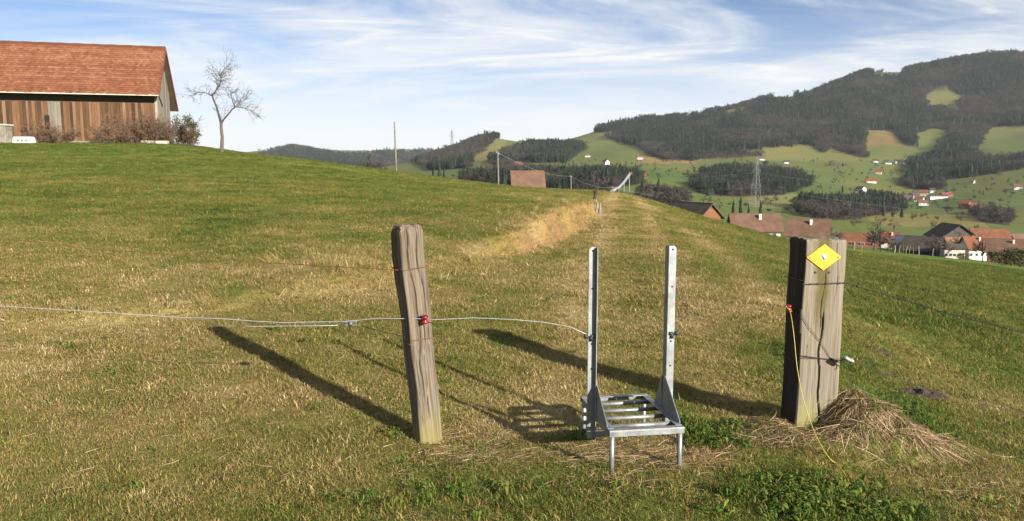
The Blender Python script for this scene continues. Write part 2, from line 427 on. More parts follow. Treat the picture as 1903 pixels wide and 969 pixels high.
def mat_galv():
    n = NT('galvanised_steel'); c = n.coord()
    v = n.new('ShaderNodeTexVoronoi'); v.inputs['Scale'].default_value = 60; n.L.new(c, v.inputs[0])
    z = n.noise(c, 9, 5, .6)
    col = n.mix(n.rng(z, .3, .7), (.15, .163, .167), (.235, .255, .255))
    col = n.mix(n.math('MULTIPLY', n.rng(n.noise(n.mapping(c, (30, 30, 4)), 1., 5, .65), .50, .70), .75), col, (.11, .118, .12))
    col = n.mix(.05, col, v.outputs['Color'])
    sz = n.new('ShaderNodeSeparateXYZ'); n.L.new(c, sz.inputs[0])
    mud = n.math('MULTIPLY', n.rng(n.math('ADD', sz.outputs[2], n.math('MULTIPLY', n.noise(c, 14, 5, .65), .14)), .16, .06), n.rng(n.noise(c, 35, 4, .6), .35, .6, .4, 1.))
    col = n.mix(n.math('MULTIPLY', mud, .7), col, (.10, .075, .045))
    n.bump(n.noise(c, 50, 3), .12, .002)
    return n.fin(col, n.rng(z, .3, .7, .42, .62), .5, .5)
MAT['galv'] = mat_galv()
MAT['red_plastic'] = m_plain('red_insulator_plastic', (.15, .004, .007), .35, 0, .15, 30, 0, .5)
MAT['dark_plastic'] = m_plain('black_clamp_plastic', (.025, .028, .03), .45, 0, .2, 30)
MAT['yellow_rope'] = m_plain('yellow_rope', (.46, .37, .07), .7, 0, .2, 60)
MAT['white_cord'] = m_plain('pale_fence_strand', (.40, .42, .44), .5, .35, .2, 40)
MAT['rust_wire'] = m_plain('rusty_wire', (.16, .075, .035), .8, .4, .4, 30)
MAT['dark_wire'] = m_plain('dark_wire', (.055, .045, .04), .6, .4, .4, 30)
MAT['porcelain'] = m_plain('glazed_egg_insulator', (.17, .205, .175), .4, 0, .1, 20, 0, .6)
MAT['yellow_paint'] = m_plain('yellow_marker_enamel', (.58, .245, .0012), .38, 0, .06, 14, 0, .45)
MAT['white_paint'] = m_plain('white_enamel', (.8, .8, .8), .4, 0, .05)
MAT['blue_paint'] = m_plain('blue_enamel', (.012, .05, .36), .4, 0, .05)
MAT['steel_dark'] = m_plain('dull_steel', (.25, .25, .25), .5, .7, .2, 30)

def mat_grass(name, stops, trans=.22):
    n = NT(name)
    tint = n.attr('tint', 'INSTANCER').outputs['Fac']; bl = n.attr('bl').outputs['Fac']
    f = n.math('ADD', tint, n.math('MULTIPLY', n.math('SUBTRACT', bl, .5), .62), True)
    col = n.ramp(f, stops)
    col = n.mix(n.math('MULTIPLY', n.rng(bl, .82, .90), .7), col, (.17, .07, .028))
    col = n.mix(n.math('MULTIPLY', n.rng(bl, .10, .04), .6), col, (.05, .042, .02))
    n.fin(col, .7, 0, .15)
    tr = n.new('ShaderNodeBsdfTranslucent'); n.L.new(col, tr.inputs[0])
    mx = n.new('ShaderNodeMixShader'); mx.inputs[0].default_value = trans
    n.L.new(n.b.outputs[0], mx.inputs[1]); n.L.new(tr.outputs[0], mx.inputs[2]); n.L.new(mx.outputs[0], n.out.inputs[0])
    return n.m
GRASS_STOPS = [(0., (.036, .084, .010)), (.22, (.092, .145, .022)), (.42, (.165, .178, .036)), (.62, (.285, .218, .072)), (.82, (.385, .288, .13)), (1., (.56, .445, .25))]
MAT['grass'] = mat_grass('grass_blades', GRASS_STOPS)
def mat_straw():
    n = NT('straw'); r = n.attr('bl').outputs['Fac']
    col = n.ramp(r, [(0, (.08, .048, .022)), (.35, (.19, .12, .06)), (.7, (.32, .22, .12)), (1, (.56, .43, .27))])
    return n.fin(col, .6, 0, .25)
MAT['straw'] = mat_straw()

def mat_ground():
    n = NT('meadow_ground'); c = n.coord()
    a = n.attr('alb').outputs['Color']; far = n.attr('far').outputs['Fac']
    f1 = n.noise(c, 2.3, 6, .68); f2 = n.noise(c, 23, 5, .7); f3 = n.noise(c, .35, 4, .6)
    near = n.mix(1., a, n.ramp(f2, [(.28, (.52, .52, .48)), (.5, (1., 1., 1.)), (.72, (1.42, 1.34, 1.25))]), 'MULTIPLY')
    near = n.mix(n.rng(f1, .5, .68, 0, .45), near, n.mix(1., near, (1.45, 1.15, .85), 'MULTIPLY'))
    near = n.mix(n.rng(f3, .45, .65, 0, .4), near, n.mix(1., near, (.72, 1.0, .7), 'MULTIPLY'))
    g1 = n.noise(c, .02, 6, .65); g2 = n.noise(c, .11, 4, .6)
    fr = n.mix(n.rng(g1, .42, .62, 0, .55), a, n.mix(1., a, (1.35, 1.02, .8), 'MULTIPLY'))
    fr = n.mix(n.rng(g2, .35, .65, 0, .4), fr, n.mix(1., fr, (.75, .8, .75), 'MULTIPLY'))
    col = n.mix(far, near, fr)
    n.bump(n.math('ADD', f2, n.math('MULTIPLY', f1, 2.0)), .8, .03)
    return n.fin(col, .95, 0, .1)
MAT['ground'] = mat_ground()

def mat_leafcloud(name, c0, c1, c2):
    n = NT(name); r = n.rand(); z = n.attr('bl').outputs['Fac']
    col = n.ramp(n.math('ADD', n.math('MULTIPLY', r, .6), n.math('MULTIPLY', z, .4)), [(.1, c0), (.5, c1), (.9, c2)])
    return n.fin(col, .8, 0, .15)
MAT['spruce'] = mat_leafcloud('spruce_needles', (.005, .010, .008), (.013, .022, .015), (.034, .043, .022))
MAT['baretree'] = mat_leafcloud('bare_twigs_far', (.018, .016, .015), (.046, .040, .035), (.095, .078, .062))
MAT['bark'] = m_plain('bark', (.055, .043, .036), .9, 0, .4, 18, .4)
MAT['bark_pale'] = m_plain('pale_bark', (.085, .068, .056), .9, 0, .35, 18, .4)
MAT['twig'] = m_plain('brown_twigs', (.115, .072, .044), .9, 0, .4, 3)
MAT['shrub'] = mat_leafcloud('shrub_leaves', (.03, .04, .014), (.065, .07, .025), (.13, .10, .04))

def mat_board(name, stops, vert=True):
    n = NT(name); c = n.coord(); r = n.rand()
    off = n.new('ShaderNodeVectorMath', operation='ADD'); n.L.new(c, off.inputs[0])
    cb = n.new('ShaderNodeCombineXYZ'); n.L.new(n.math('MULTIPLY', r, 57.), cb.inputs[0]); n.L.new(n.math('MULTIPLY', r, 31.), cb.inputs[2]); n.L.new(cb.outputs[0], off.inputs[1])
    g = n.noise(n.mapping(off.outputs[0], (14, 14, .7)), 1., 5, .6, .3)
    s = n.noise(n.mapping(off.outputs[0], (1.5, 1.5, .5)), 1., 4, .6)
    f = n.math('ADD', n.math('MULTIPLY', r, .45), n.math('ADD', n.math('MULTIPLY', g, .35), n.math('MULTIPLY', s, .35)))
    col = n.ramp(f, stops)
    n.bump(g, .4, .01)
    return n.fin(col, .85, 0, .2)
MAT['barn_board'] = mat_board('sun_browned_boards', [(.2, (.02, .014, .010)), (.42, (.05, .029, .017)), (.62, (.105, .054, .026)), (.85, (.175, .105, .06))])
MAT['grey_board'] = mat_board('silvered_boards', [(.2, (.075, .066, .054)), (.5, (.17, .15, .12)), (.85, (.27, .245, .2))])
MAT['dark_board'] = mat_board('dark_timber', [(.2, (.03, .022, .017)), (.5, (.062, .046, .034)), (.85, (.10, .075, .055))])

def mat_tiles(name, dark, mid, light, sx=5.0, sz=3.4):
    """small clay tiles: courses and joints by brick pattern on the roof's own uv-like coordinates, colour per tile in 'bl'"""
    n = NT(name); c = n.coord(); b = n.attr('bl').outputs['Fac']; z = n.noise(c, .45, 5, .65); z2 = n.noise(c, 3.5, 4, .6)
    f = n.math('ADD', n.math('MULTIPLY', b, .55), n.math('ADD', n.math('MULTIPLY', z, .55), n.math('MULTIPLY', z2, .15)))
    col = n.ramp(f, [(.3, dark), (.6, mid), (.9, light)])
    n.bump(z2, .3, .02)
    return n.fin(col, .85, 0, .2)
MAT['barn_tiles'] = mat_tiles('barn_clay_tiles', (.085, .033, .018), (.145, .054, .027), (.20, .095, .054))
def mat_roof(name, c0, c1, c2, course=3.2):
    n = NT(name); c = n.coord(); z = n.noise(c, .5, 5, .65); z2 = n.noise(c, 5, 4, .7)
    sz = n.new('ShaderNodeSeparateXYZ'); n.L.new(c, sz.inputs[0])
    w = n.math('FRACT', n.math('MULTIPLY', sz.outputs[2], course))
    f = n.math('ADD', n.math('MULTIPLY', z, .6), n.math('MULTIPLY', z2, .4))
    col = n.ramp(f, [(.32, c0), (.52, c1), (.7, c2)])
    n.bump(n.math('ADD', w, z2), .5, .06)
    return n.fin(col, .85, 0, .2)
MAT['roof_orange'] = mat_roof('orange_roof_tiles', (.10, .040, .023), (.165, .068, .037), (.22, .105, .06))
MAT['roof_red'] = mat_roof('red_roof_tiles', (.11, .028, .02), (.19, .05, .03), (.25, .09, .055))
MAT['roof_brown'] = mat_roof('brown_roof_tiles', (.075, .043, .029), (.125, .072, .049), (.175, .112, .08))
MAT['roof_dark'] = mat_roof('dark_roof', (.035, .028, .025), (.06, .048, .042), (.09, .075, .065))
MAT['roof_blue'] = mat_roof('slate_blue_roof', (.05, .06, .08), (.085, .10, .13), (.13, .145, .175))
MAT['wall_white'] = m_plain('white_render', (.52, .51, .49), .85, 0, .1, 1.5)
MAT['wall_cream'] = m_plain('cream_render', (.40, .36, .29), .85, 0, .15, 1.5)
MAT['wall_grey'] = m_plain('grey_wall', (.27, .26, .25), .85, 0, .2, 1.5)
MAT['wall_wood'] = m_plain('brown_wooden_wall', (.16, .085, .045), .85, 0, .35, 2.5)
MAT['wall_orange'] = m_plain('orange_wooden_wall', (.14, .062, .03), .85, 0, .3, 2.5)
MAT['wall_dark'] = m_plain('dark_wooden_wall', (.055, .042, .034), .85, 0, .3, 2.5)
MAT['glass'] = m_plain('window_glass', (.03, .035, .045), .12, 0, .1, 4, 0, .6)
MAT['stone'] = m_plain('pale_stone', (.34, .32, .28), .9, 0, .3, 8, .4)
MAT['plaster'] = m_plain('stained_plaster', (.17, .155, .125), .9, 0, .35, 3, .3)
MAT['black'] = m_plain('dark_opening', (.012, .011, .010), .9, 0, .1)
MAT['pylon'] = m_plain('pylon_steel', (.16, .17, .17), .6, .3, .15)
MAT['cable'] = m_plain('aluminium_cable', (.42, .43, .44), .4, .5, .1)
MAT['pole'] = m_plain('grey_pole_wood', (.15, .135, .115), .9, 0, .3, 6)
MAT['concrete'] = m_plain('pale_concrete', (.22, .23, .24), .8, 0, .1)
# ---------------------------------------------------------------- ground sheet
def inpoly(px, py, poly):
    r = np.zeros(px.shape, bool); n = len(poly)
    for i in range(n):
        x0, y0 = poly[i]; x1, y1 = poly[(i + 1) % n]
        c = ((y0 > py) != (y1 > py)) & (px < (x1 - x0) * (py - y0) / ((y1 - y0) if y1 != y0 else 1e-9) + x0)
        r ^= c
    return r

DRY = np.array([(-100, 300, 0.19), (200, 290, 0.20), (500, 310, 0.23), (800, 350, 0.23), (950, 365, 0.27), (1080, 362, 0.48), (100, 360, 0.26), (400, 370, 0.26), (700, 400, 0.29), (900, 400, 0.33),
 (50, 450, 0.39), (300, 450, 0.40), (550, 460, 0.40), (800, 470, 0.41), (950, 520, 0.47), (100, 530, 0.50), (400, 510, 0.50), (600, 530, 0.55), (690, 500, 0.66), (850, 560, 0.50), (1000, 600, 0.50),
 (0, 640, 0.62), (250, 650, 0.60), (500, 660, 0.56), (650, 720, 0.55), (900, 700, 0.50), (50, 720, 0.50), (300, 760, 0.55), (550, 780, 0.56), (100, 850, 0.50), (350, 860, 0.52), (600, 880, 0.46),
 (100, 960, 0.47), (350, 960, 0.47), (620, 960, 0.38), (850, 950, 0.33), (1020, 940, 0.38), (840, 850, 0.74), (930, 820, 0.74), (760, 860, 0.50), (960, 790, 0.44), (1100, 860, 0.72), (1200, 880, 0.72), (1150, 950, 0.52),
 (1150, 400, 0.55), (1160, 440, 0.55), (1170, 500, 0.52), (1180, 560, 0.53), (1200, 640, 0.53), (1150, 720, 0.45), (1050, 690, 0.50), (1330, 640, 0.50), (1380, 720, 0.44), (1030, 500, 0.46), (1060, 560, 0.50),
 (1290, 420, 0.30), (1380, 445, 0.27), (1480, 470, 0.23), (1330, 460, 0.45), (1420, 540, 0.46), (1400, 600, 0.46), (1450, 500, 0.28),
 (1600, 480, 0.22), (1750, 500, 0.19), (1880, 520, 0.17), (1600, 560, 0.23), (1750, 580, 0.19), (1880, 600, 0.17), (1620, 650, 0.25), (1750, 660, 0.22), (1880, 680, 0.17), (1650, 740, 0.38), (1780, 760, 0.33), (1880, 780, 0.25),
 (1300, 810, 0.13), (1330, 780, 0.12), (1290, 850, 0.40), (1400, 830, 0.66), (1350, 900, 0.40), (1420, 930, 0.22), (1550, 900, 0.12), (1500, 950, 0.10), (1600, 950, 0.12), (1650, 900, 0.40), (1720, 850, 0.60), (1800, 900, 0.66), (1880, 920, 0.66), (1850, 840, 0.42), (1300, 960, 0.28)])

SHOULDER = [ground_px(*q)[:2] for q in ((1205, 384), (1240, 405), (1290, 440), (1345, 478), (1400, 535), (1440, 610))]
TRACK = [ground_px(*q)[:2] for q in ((1163, 364), (1166, 392), (1168, 430), (1172, 500), (1180, 600), (1185, 760))]
def dist_line(x, y, pts):
    best = np.full(x.shape, 1e9)
    for a, b in zip(pts[:-1], pts[1:]):
        e = b - a; k = np.clip(((x - a[0]) * e[0] + (y - a[1]) * e[1]) / (e @ e), 0, 1)
        best = np.minimum(best, np.hypot(x - a[0] - k * e[0], y - a[1] - k * e[1]))
    return best

def dryness(x, y, z):
    px, py = project(x, y, z)
    px = np.clip(px, -150, 2050); py = np.clip(py, 280, 1000)
    num = np.zeros(x.shape); den = np.full(x.shape, 1e-12)
    for a, b, v in DRY:
        sy = 30 + .10 * (b - 280); sx = sy * 2.0
        w = np.exp(-.5 * (((px - a) / sx) ** 2 + ((py - b) / sy) ** 2)) + 1e-7 / (1 + ((px - a) / sx) ** 2 + ((py - b) / sy) ** 2) ** 2
        num += w * v; den += w
    t = num / den
    d, hh = bank_coord(x, y)
    t = t + (.80 - t) * np.exp(-((d + .05) / .26) ** 2) * np.clip(hh / .28, .15, 1) * .85
    ds = dist_line(x, y, SHOULDER)
    t = t + (.72 - t) * np.exp(-(ds / .38) ** 2) * .9
    r = np.hypot(x, y)
    # the trodden track: matted wheel lines, greener between and beside them
    dt = dist_line(x, y, TRACK); wob = .10 * vnoise(x * .5, y * .5, 33)
    t = t + np.exp(-((dt + wob - .62) / .22) ** 2) * .18 + .07 * smooth(1.5, .8, dt) - np.exp(-((dt + wob) / .25) ** 2) * .07 - np.exp(-((dt + wob - 1.25) / .2) ** 2) * .06
    t = t + .045 * (1 - smooth(7, 14, r)) + .24 * fbm(x * .8, y * .8, 61, 4) + .14 * fbm(x * 3.1, y * 3.1, 71, 3) + .06 * vnoise(x * .25, y * .25, 81)
    return np.clip(t, .02, .98)

_gs = np.array([s[0] for s in GRASS_STOPS]); _gc = np.array([s[1] for s in GRASS_STOPS])
def grass_rgb(t): return np.stack([np.interp(t, _gs, _gc[:, k]) for k in range(3)], -1)

# forest outlines as they lie on the hillsides (photo pixels -> ground)
CLEAR = [[(1718, 176), (1760, 163), (1792, 178), (1780, 204), (1730, 202)], [(1612, 134), (1665, 124), (1690, 134), (1640, 146)], [(1838, 238), (1960, 232), (1960, 285), (1850, 298), (1806, 290)],
         [(1332, 208), (1385, 197), (1390, 208), (1340, 218)], [(1255, 215), (1310, 208), (1312, 217), (1260, 223)], [(1430, 182), (1475, 176), (1480, 186), (1440, 190)]]
FOREST = [
 ([(1128, 258), (1150, 246), (1210, 228), (1270, 214), (1350, 202), (1400, 188), (1480, 180), (1540, 165), (1600, 120), (1700, 95), (1780, 60), (2000, 50), (2000, 285), (1840, 306), (1800, 324), (1700, 324), (1692, 306),
   (1740, 290), (1752, 270), (1765, 244), (1735, 238), (1703, 248), (1702, 274), (1680, 270), (1655, 242), (1612, 242), (1608, 294), (1560, 282), (1540, 272), (1533, 286), (1500, 268), (1400, 278), (1330, 278), (1290, 300), (1235, 297), (1205, 286), (1180, 270)], 1350, 2950, 6.2, .50, 16, CLEAR),
 ([(1280, 350), (1305, 328), (1350, 315), (1420, 311), (1490, 324), (1508, 347), (1450, 363), (1380, 366), (1310, 363)], 650, 1400, 5.2, .5, 12.5, []),
 ([(1475, 394), (1500, 380), (1560, 374), (1665, 374), (1690, 387), (1640, 398), (1590, 408), (1530, 411)], 400, 1200, 4.6, .25, 12, []),
 ([(850, 336), (900, 324), (960, 314), (1060, 320), (1180, 322), (1192, 342), (1120, 354), (1000, 354), (900, 347)], 450, 1500, 5.6, .42, 11, []),
 ([(770, 302), (830, 279), (870, 262), (900, 253), (925, 255), (905, 273), (880, 293), (870, 314), (800, 316)], 1000, 2300, 6.2, .55, 14, []),
 ([(935, 278), (990, 270), (1060, 268), (1092, 277), (1050, 302), (960, 303), (925, 312), (912, 302)], 1000, 2300, 6.2, .45, 14, []),
 ([(440, 305), (500, 284), (545, 271), (590, 281), (640, 289), (700, 284), (800, 281), (830, 292), (780, 322), (600, 312)], 2600, 4900, 12.5, .5, 17, []),
 ([(1185, 376), (1200, 362), (1272, 366), (1288, 388), (1240, 396)], 220, 800, 4.2, .05, 10, []),
 ([(1670, 342), (1700, 333), (1760, 338), (1755, 353), (1700, 353)], 700, 1500, 5.2, .6, 14, []),
 ([(1805, 398), (1850, 394), (1882, 404), (1872, 420), (1820, 412)], 400, 1100, 5.0, .15, 12, []),
 ([(1690, 324), (1700, 308), (1760, 292), (1830, 303), (1960, 290), (1960, 302), (1820, 327), (1720, 337)], 900, 1700, 5.5, .6, 15, []),
 ([(820, 330), (1000, 300), (1280, 300), (1500, 300), (1700, 300), (1960, 300), (1960, 440), (1600, 430), (1280, 400), (1100, 360), (900, 350)], 420, 1700, 34, .05, 8, []),
 ([(1340, 276), (1420, 284), (1420, 290), (1300, 296)], 1200, 1800, 7, .1, 10, []),
 ([(1100, 240), (1150, 233), (1210, 224), (1212, 229), (1150, 240), (1105, 246)], 2000, 2600, 9, .8, 20, []),
]
FLOOR = np.array((.055, .046, .030))
def land_rgb(x, y, z, t):
    """base colour of the far land: pastures, paler mown or grazed fields, forest floor"""
    px, py = project(x, y, z); r = np.hypot(x, y)
    g = np.clip(fbm(x / 260, y / 260, 91, 4) * .9 + .5, 0, 1)[..., None]
    c = (1 - g) * np.array((.062, .108, .024)) + g * np.array((.115, .130, .036))
    up = smooth(10, 110, z)[..., None]
    c = c * (1 - .4 * up) + .4 * up * np.array((.185, .145, .066))
    for poly, col in ((((1590, 240), (1700, 240), (1700, 268), (1600, 276)), (.155, .125, .05)), (((1330, 276), (1600, 268), (1600, 300), (1420, 298)), (.135, .14, .044)),
                      (((1180, 290), (1300, 296), (1290, 306), (1180, 302)), (.2, .14, .06)), (((1600, 398), (1830, 398), (1830, 425), (1640, 420)), (.16, .145, .045)), (((1380, 365), (1500, 360), (1500, 392), (1400, 385)), (.14, .145, .046)),
                      (((880, 255), (945, 255), (930, 305), (870, 300)), (.15, .145, .05))):
        m = inpoly(px + 6 * vnoise(x / 30, y / 30, 5), py + 2 * vnoise(x / 30, y / 30, 6), poly)[..., None] & (r > 380)[..., None]
        c = np.where(m, np.array(col), c)
    fm = np.zeros(x.shape, bool)
    for poly, r0, r1, sp, con, hh, clr in FOREST:
        if sp >= 20: continue
        k = inpoly(px, py, poly) & (r > r0) & (r < r1)
        for q in clr: k &= ~inpoly(px, py, q)
        fm |= k
    return np.where(fm[..., None], FLOOR, c)

def build_ground():
    azs = np.concatenate([np.radians(np.arange(-180, -48, 6.)), np.radians(np.arange(-48, 48, .16)), np.radians(np.arange(48, 180, 6.))])
    lr = [math.log(.35)]
    while math.exp(lr[-1]) < 6400:
        r = math.exp(lr[-1]); lr.append(lr[-1] + (.09 if r < 2.6 else .0105 if r < 12 else .016 if r < 60 else .02 if r < 400 else .013 if r < 2700 else .03))
    R = np.exp(np.array(lr)); A, RR = np.meshgrid(azs, R); x = RR * np.sin(A); y = RR * np.cos(A)
    z = height(x, y); nr, na = x.shape
    v = np.stack([x, y, z], -1).reshape(-1, 3)
    i = np.arange(nr - 1)[:, None]; j = np.arange(na)[None]; j2 = (j + 1) % na
    f = np.stack([i * na + j, i * na + j2, (i + 1) * na + j2, (i + 1) * na + j], -1).reshape(-1, 4)[:, ::-1]
    me = mesh_np('ground', v, f, MAT['ground'], True)
    import bmesh
    t = dryness(v[:, 0], v[:, 1], v[:, 2])
    r = np.hypot(v[:, 0], v[:, 1])
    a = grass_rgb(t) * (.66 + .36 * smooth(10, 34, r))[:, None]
    bd, bh = bank_coord(v[:, 0], v[:, 1])
    cut = np.clip((bh - .25) * 3, 0, 1) * np.exp(-((bd + .12) / .42) ** 2) * np.clip(.75 + .6 * fbm(v[:, 0] * 2.2, v[:, 1] * 2.2, 141, 3), 0, 1)
    a = a + (np.array((.185, .108, .050)) - a) * cut[:, None]
    wf = smooth(130, 330, r)[:, None]
    a = a * (1 - wf) + wf * land_rgb(v[:, 0], v[:, 1], v[:, 2], t)
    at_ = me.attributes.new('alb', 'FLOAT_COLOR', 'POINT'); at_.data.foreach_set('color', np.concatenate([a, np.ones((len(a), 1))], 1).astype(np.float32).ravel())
    af = me.attributes.new('far', 'FLOAT', 'POINT'); af.data.foreach_set('value', smooth(90, 300, r).astype(np.float32))
    # close the hole under the camera's feet
    o = bpy.data.objects.new('ground', me); COL.objects.link(o)
    tag(o, 'sloping meadow running down to the valley and up the wooded hills', 'ground', kind='structure')
    return o
ground = build_ground()

# ---------------------------------------------------------------- scattering (geometry nodes, one object for each uncountable mass)
def proto_collection(name, meshes):
    c = bpy.data.collections.new(name)
    for i, me in enumerate(meshes):
        o = bpy.data.objects.new('%s_%02d' % (name, i), me); c.objects.link(o)
    return c

def scatter(name, pts, rot, scl, variant, tint, coll, label, cat):
    me = bpy.data.meshes.new(name); me.vertices.add(len(pts)); me.vertices.foreach_set('co', np.asarray(pts, np.float32).ravel())
    def att(n, t, key, d): a = me.attributes.new(n, t, 'POINT'); a.data.foreach_set(key, np.ascontiguousarray(d).ravel())
    att('rot', 'FLOAT_VECTOR', 'vector', rot.astype(np.float32)); att('scl', 'FLOAT_VECTOR', 'vector', scl.astype(np.float32))
    att('variant', 'INT', 'value', variant.astype(np.int32)); att('tint', 'FLOAT', 'value', tint.astype(np.float32))
    ng = bpy.data.node_groups.new(name + '_nodes', 'GeometryNodeTree')
    ng.interface.new_socket('Geometry', in_out='INPUT', socket_type='NodeSocketGeometry'); ng.interface.new_socket('Geometry', in_out='OUTPUT', socket_type='NodeSocketGeometry')
    N, L = ng.nodes, ng.links
    gi = N.new('NodeGroupInput'); go = N.new('NodeGroupOutput'); ip = N.new('GeometryNodeInstanceOnPoints'); ci = N.new('GeometryNodeCollectionInfo')
    ci.inputs[0].default_value = coll; ci.inputs[1].default_value = True; ci.inputs[2].default_value = True
    def na(n, t): q = N.new('GeometryNodeInputNamedAttribute'); q.data_type = t; q.inputs[0].default_value = n; return q.outputs[0]
    e2r = N.new('FunctionNodeEulerToRotation')
    L.new(na('rot', 'FLOAT_VECTOR'), e2r.inputs[0])
    L.new(gi.outputs[0], ip.inputs['Points']); L.new(ci.outputs[0], ip.inputs['Instance']); ip.inputs['Pick Instance'].default_value = True
    L.new(na('variant', 'INT'), ip.inputs['Instance Index']); L.new(e2r.outputs[0], ip.inputs['Rotation']); L.new(na('scl', 'FLOAT_VECTOR'), ip.inputs['Scale'])
    L.new(ip.outputs[0], go.inputs[0])
    o = bpy.data.objects.new(name, me); COL.objects.link(o); md = o.modifiers.new('scatter', 'NODES'); md.node_group = ng
    tag(o, label, cat, kind='stuff')
    return o

def ribbon(V_, F_, B_, pts, w, side, bl):
    o = len(V_); n = len(pts)
    for i, p in enumerate(pts):
        k = w * (1 - .85 * (i / (n - 1)) ** 1.5) if n > 1 else w
        if i == n - 1: V_.append(tuple(p)); B_.append(bl)
        else: V_.append(tuple(p - side * k / 2)); V_.append(tuple(p + side * k / 2)); B_ += [bl, bl]
    for i in range(n - 2): F_.append((o + 2 * i, o + 2 * i + 1, o + 2 * i + 3)); F_.append((o + 2 * i, o + 2 * i + 3, o + 2 * i + 2))
    q = o + 2 * (n - 2); F_.append((q, q + 1, q + 2))

def clump(seed, nb, spread, l0, l1, w, lay, straw=.0):
    rs = np.random.default_rng(seed); Vv, Ff, Bb = [], [], []
    for b in range(nb):
        a = rs.uniform(0, 2 * math.pi); rr = spread * math.sqrt(rs.uniform()); base = np.array([rr * math.cos(a), rr * math.sin(a), -.006])
        az = rs.uniform(0, 2 * math.pi); l = rs.uniform(l0, l1); d = np.array([math.cos(az), math.sin(az), 0]); lean = rs.uniform(.25, 1.) * lay
        side = np.array([-d[1], d[0], 0]); pts = []
        th = rs.uniform(.05, .75) * lay * .8; p = base.copy()
        for k in range(4):
            pts.append(p.copy()); p = p + l / 3 * (d * math.sin(th) + np.array([0, 0, math.cos(th)])); th = min(th + lean * .75, 1.75)
        ribbon(Vv, Ff, Bb, pts, w * rs.uniform(.6, 1.25), side, rs.uniform())
    me = mesh_np('grass_clump', Vv, Ff, MAT['grass']); a = me.attributes.new('bl', 'FLOAT', 'POINT'); a.data.foreach_set('value', np.array(Bb, np.float32))
    return me

def weed(seed):
    rs = np.random.default_rng(seed); Vv, Ff, Bb = [], [], []
    for b in range(30):
        az = rs.uniform(0, 2 * math.pi); l = rs.uniform(.012, .036); d = np.array([math.cos(az), math.sin(az), 0]); side = np.array([-d[1], d[0], 0]); w = l * rs.uniform(.3, .45)
        p0 = np.array([rs.normal(0, .034), rs.normal(0, .034), 0]); h = rs.uniform(.006, .045); tl = rs.uniform(-.3, .6)
        up = np.array([0, 0, 1.])
        q = [p0 + up * h * .3, p0 + d * l * .35 + up * (h + l * .2 * tl) - side * w / 2, p0 + d * l * .35 + up * (h + l * .2 * tl) + side * w / 2, p0 + d * l * .75 + up * (h + l * .3 * tl) - side * w * .4, p0 + d * l * .75 + up * (h + l * .3 * tl) + side * w * .4, p0 + d * l + up * (h + l * .2 * tl)]
        o = len(Vv); Vv += [tuple(k) for k in q]; bl = rs.uniform(.2, .8); Bb += [bl] * 6
        Ff += [(o, o + 1, o + 2), (o + 1, o + 3, o + 4), (o + 1, o + 4, o + 2), (o + 3, o + 5, o + 4)]
    me = mesh_np('weed', Vv, Ff, MAT['grass']); a = me.attributes.new('bl', 'FLOAT', 'POINT'); a.data.foreach_set('value', np.array(Bb, np.float32))
    return me

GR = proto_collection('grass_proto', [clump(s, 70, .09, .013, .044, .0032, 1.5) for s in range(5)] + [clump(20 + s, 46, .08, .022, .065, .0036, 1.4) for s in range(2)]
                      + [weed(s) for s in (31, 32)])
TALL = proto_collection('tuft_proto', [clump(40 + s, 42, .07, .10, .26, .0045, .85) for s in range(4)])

def polar_pts(n, r0, r1, a0=-39, a1=39):
    r = np.sqrt(RNG.uniform(r0 * r0, r1 * r1, n)); a = np.radians(RNG.uniform(a0, a1, n)); return r * np.sin(a), r * np.cos(a)

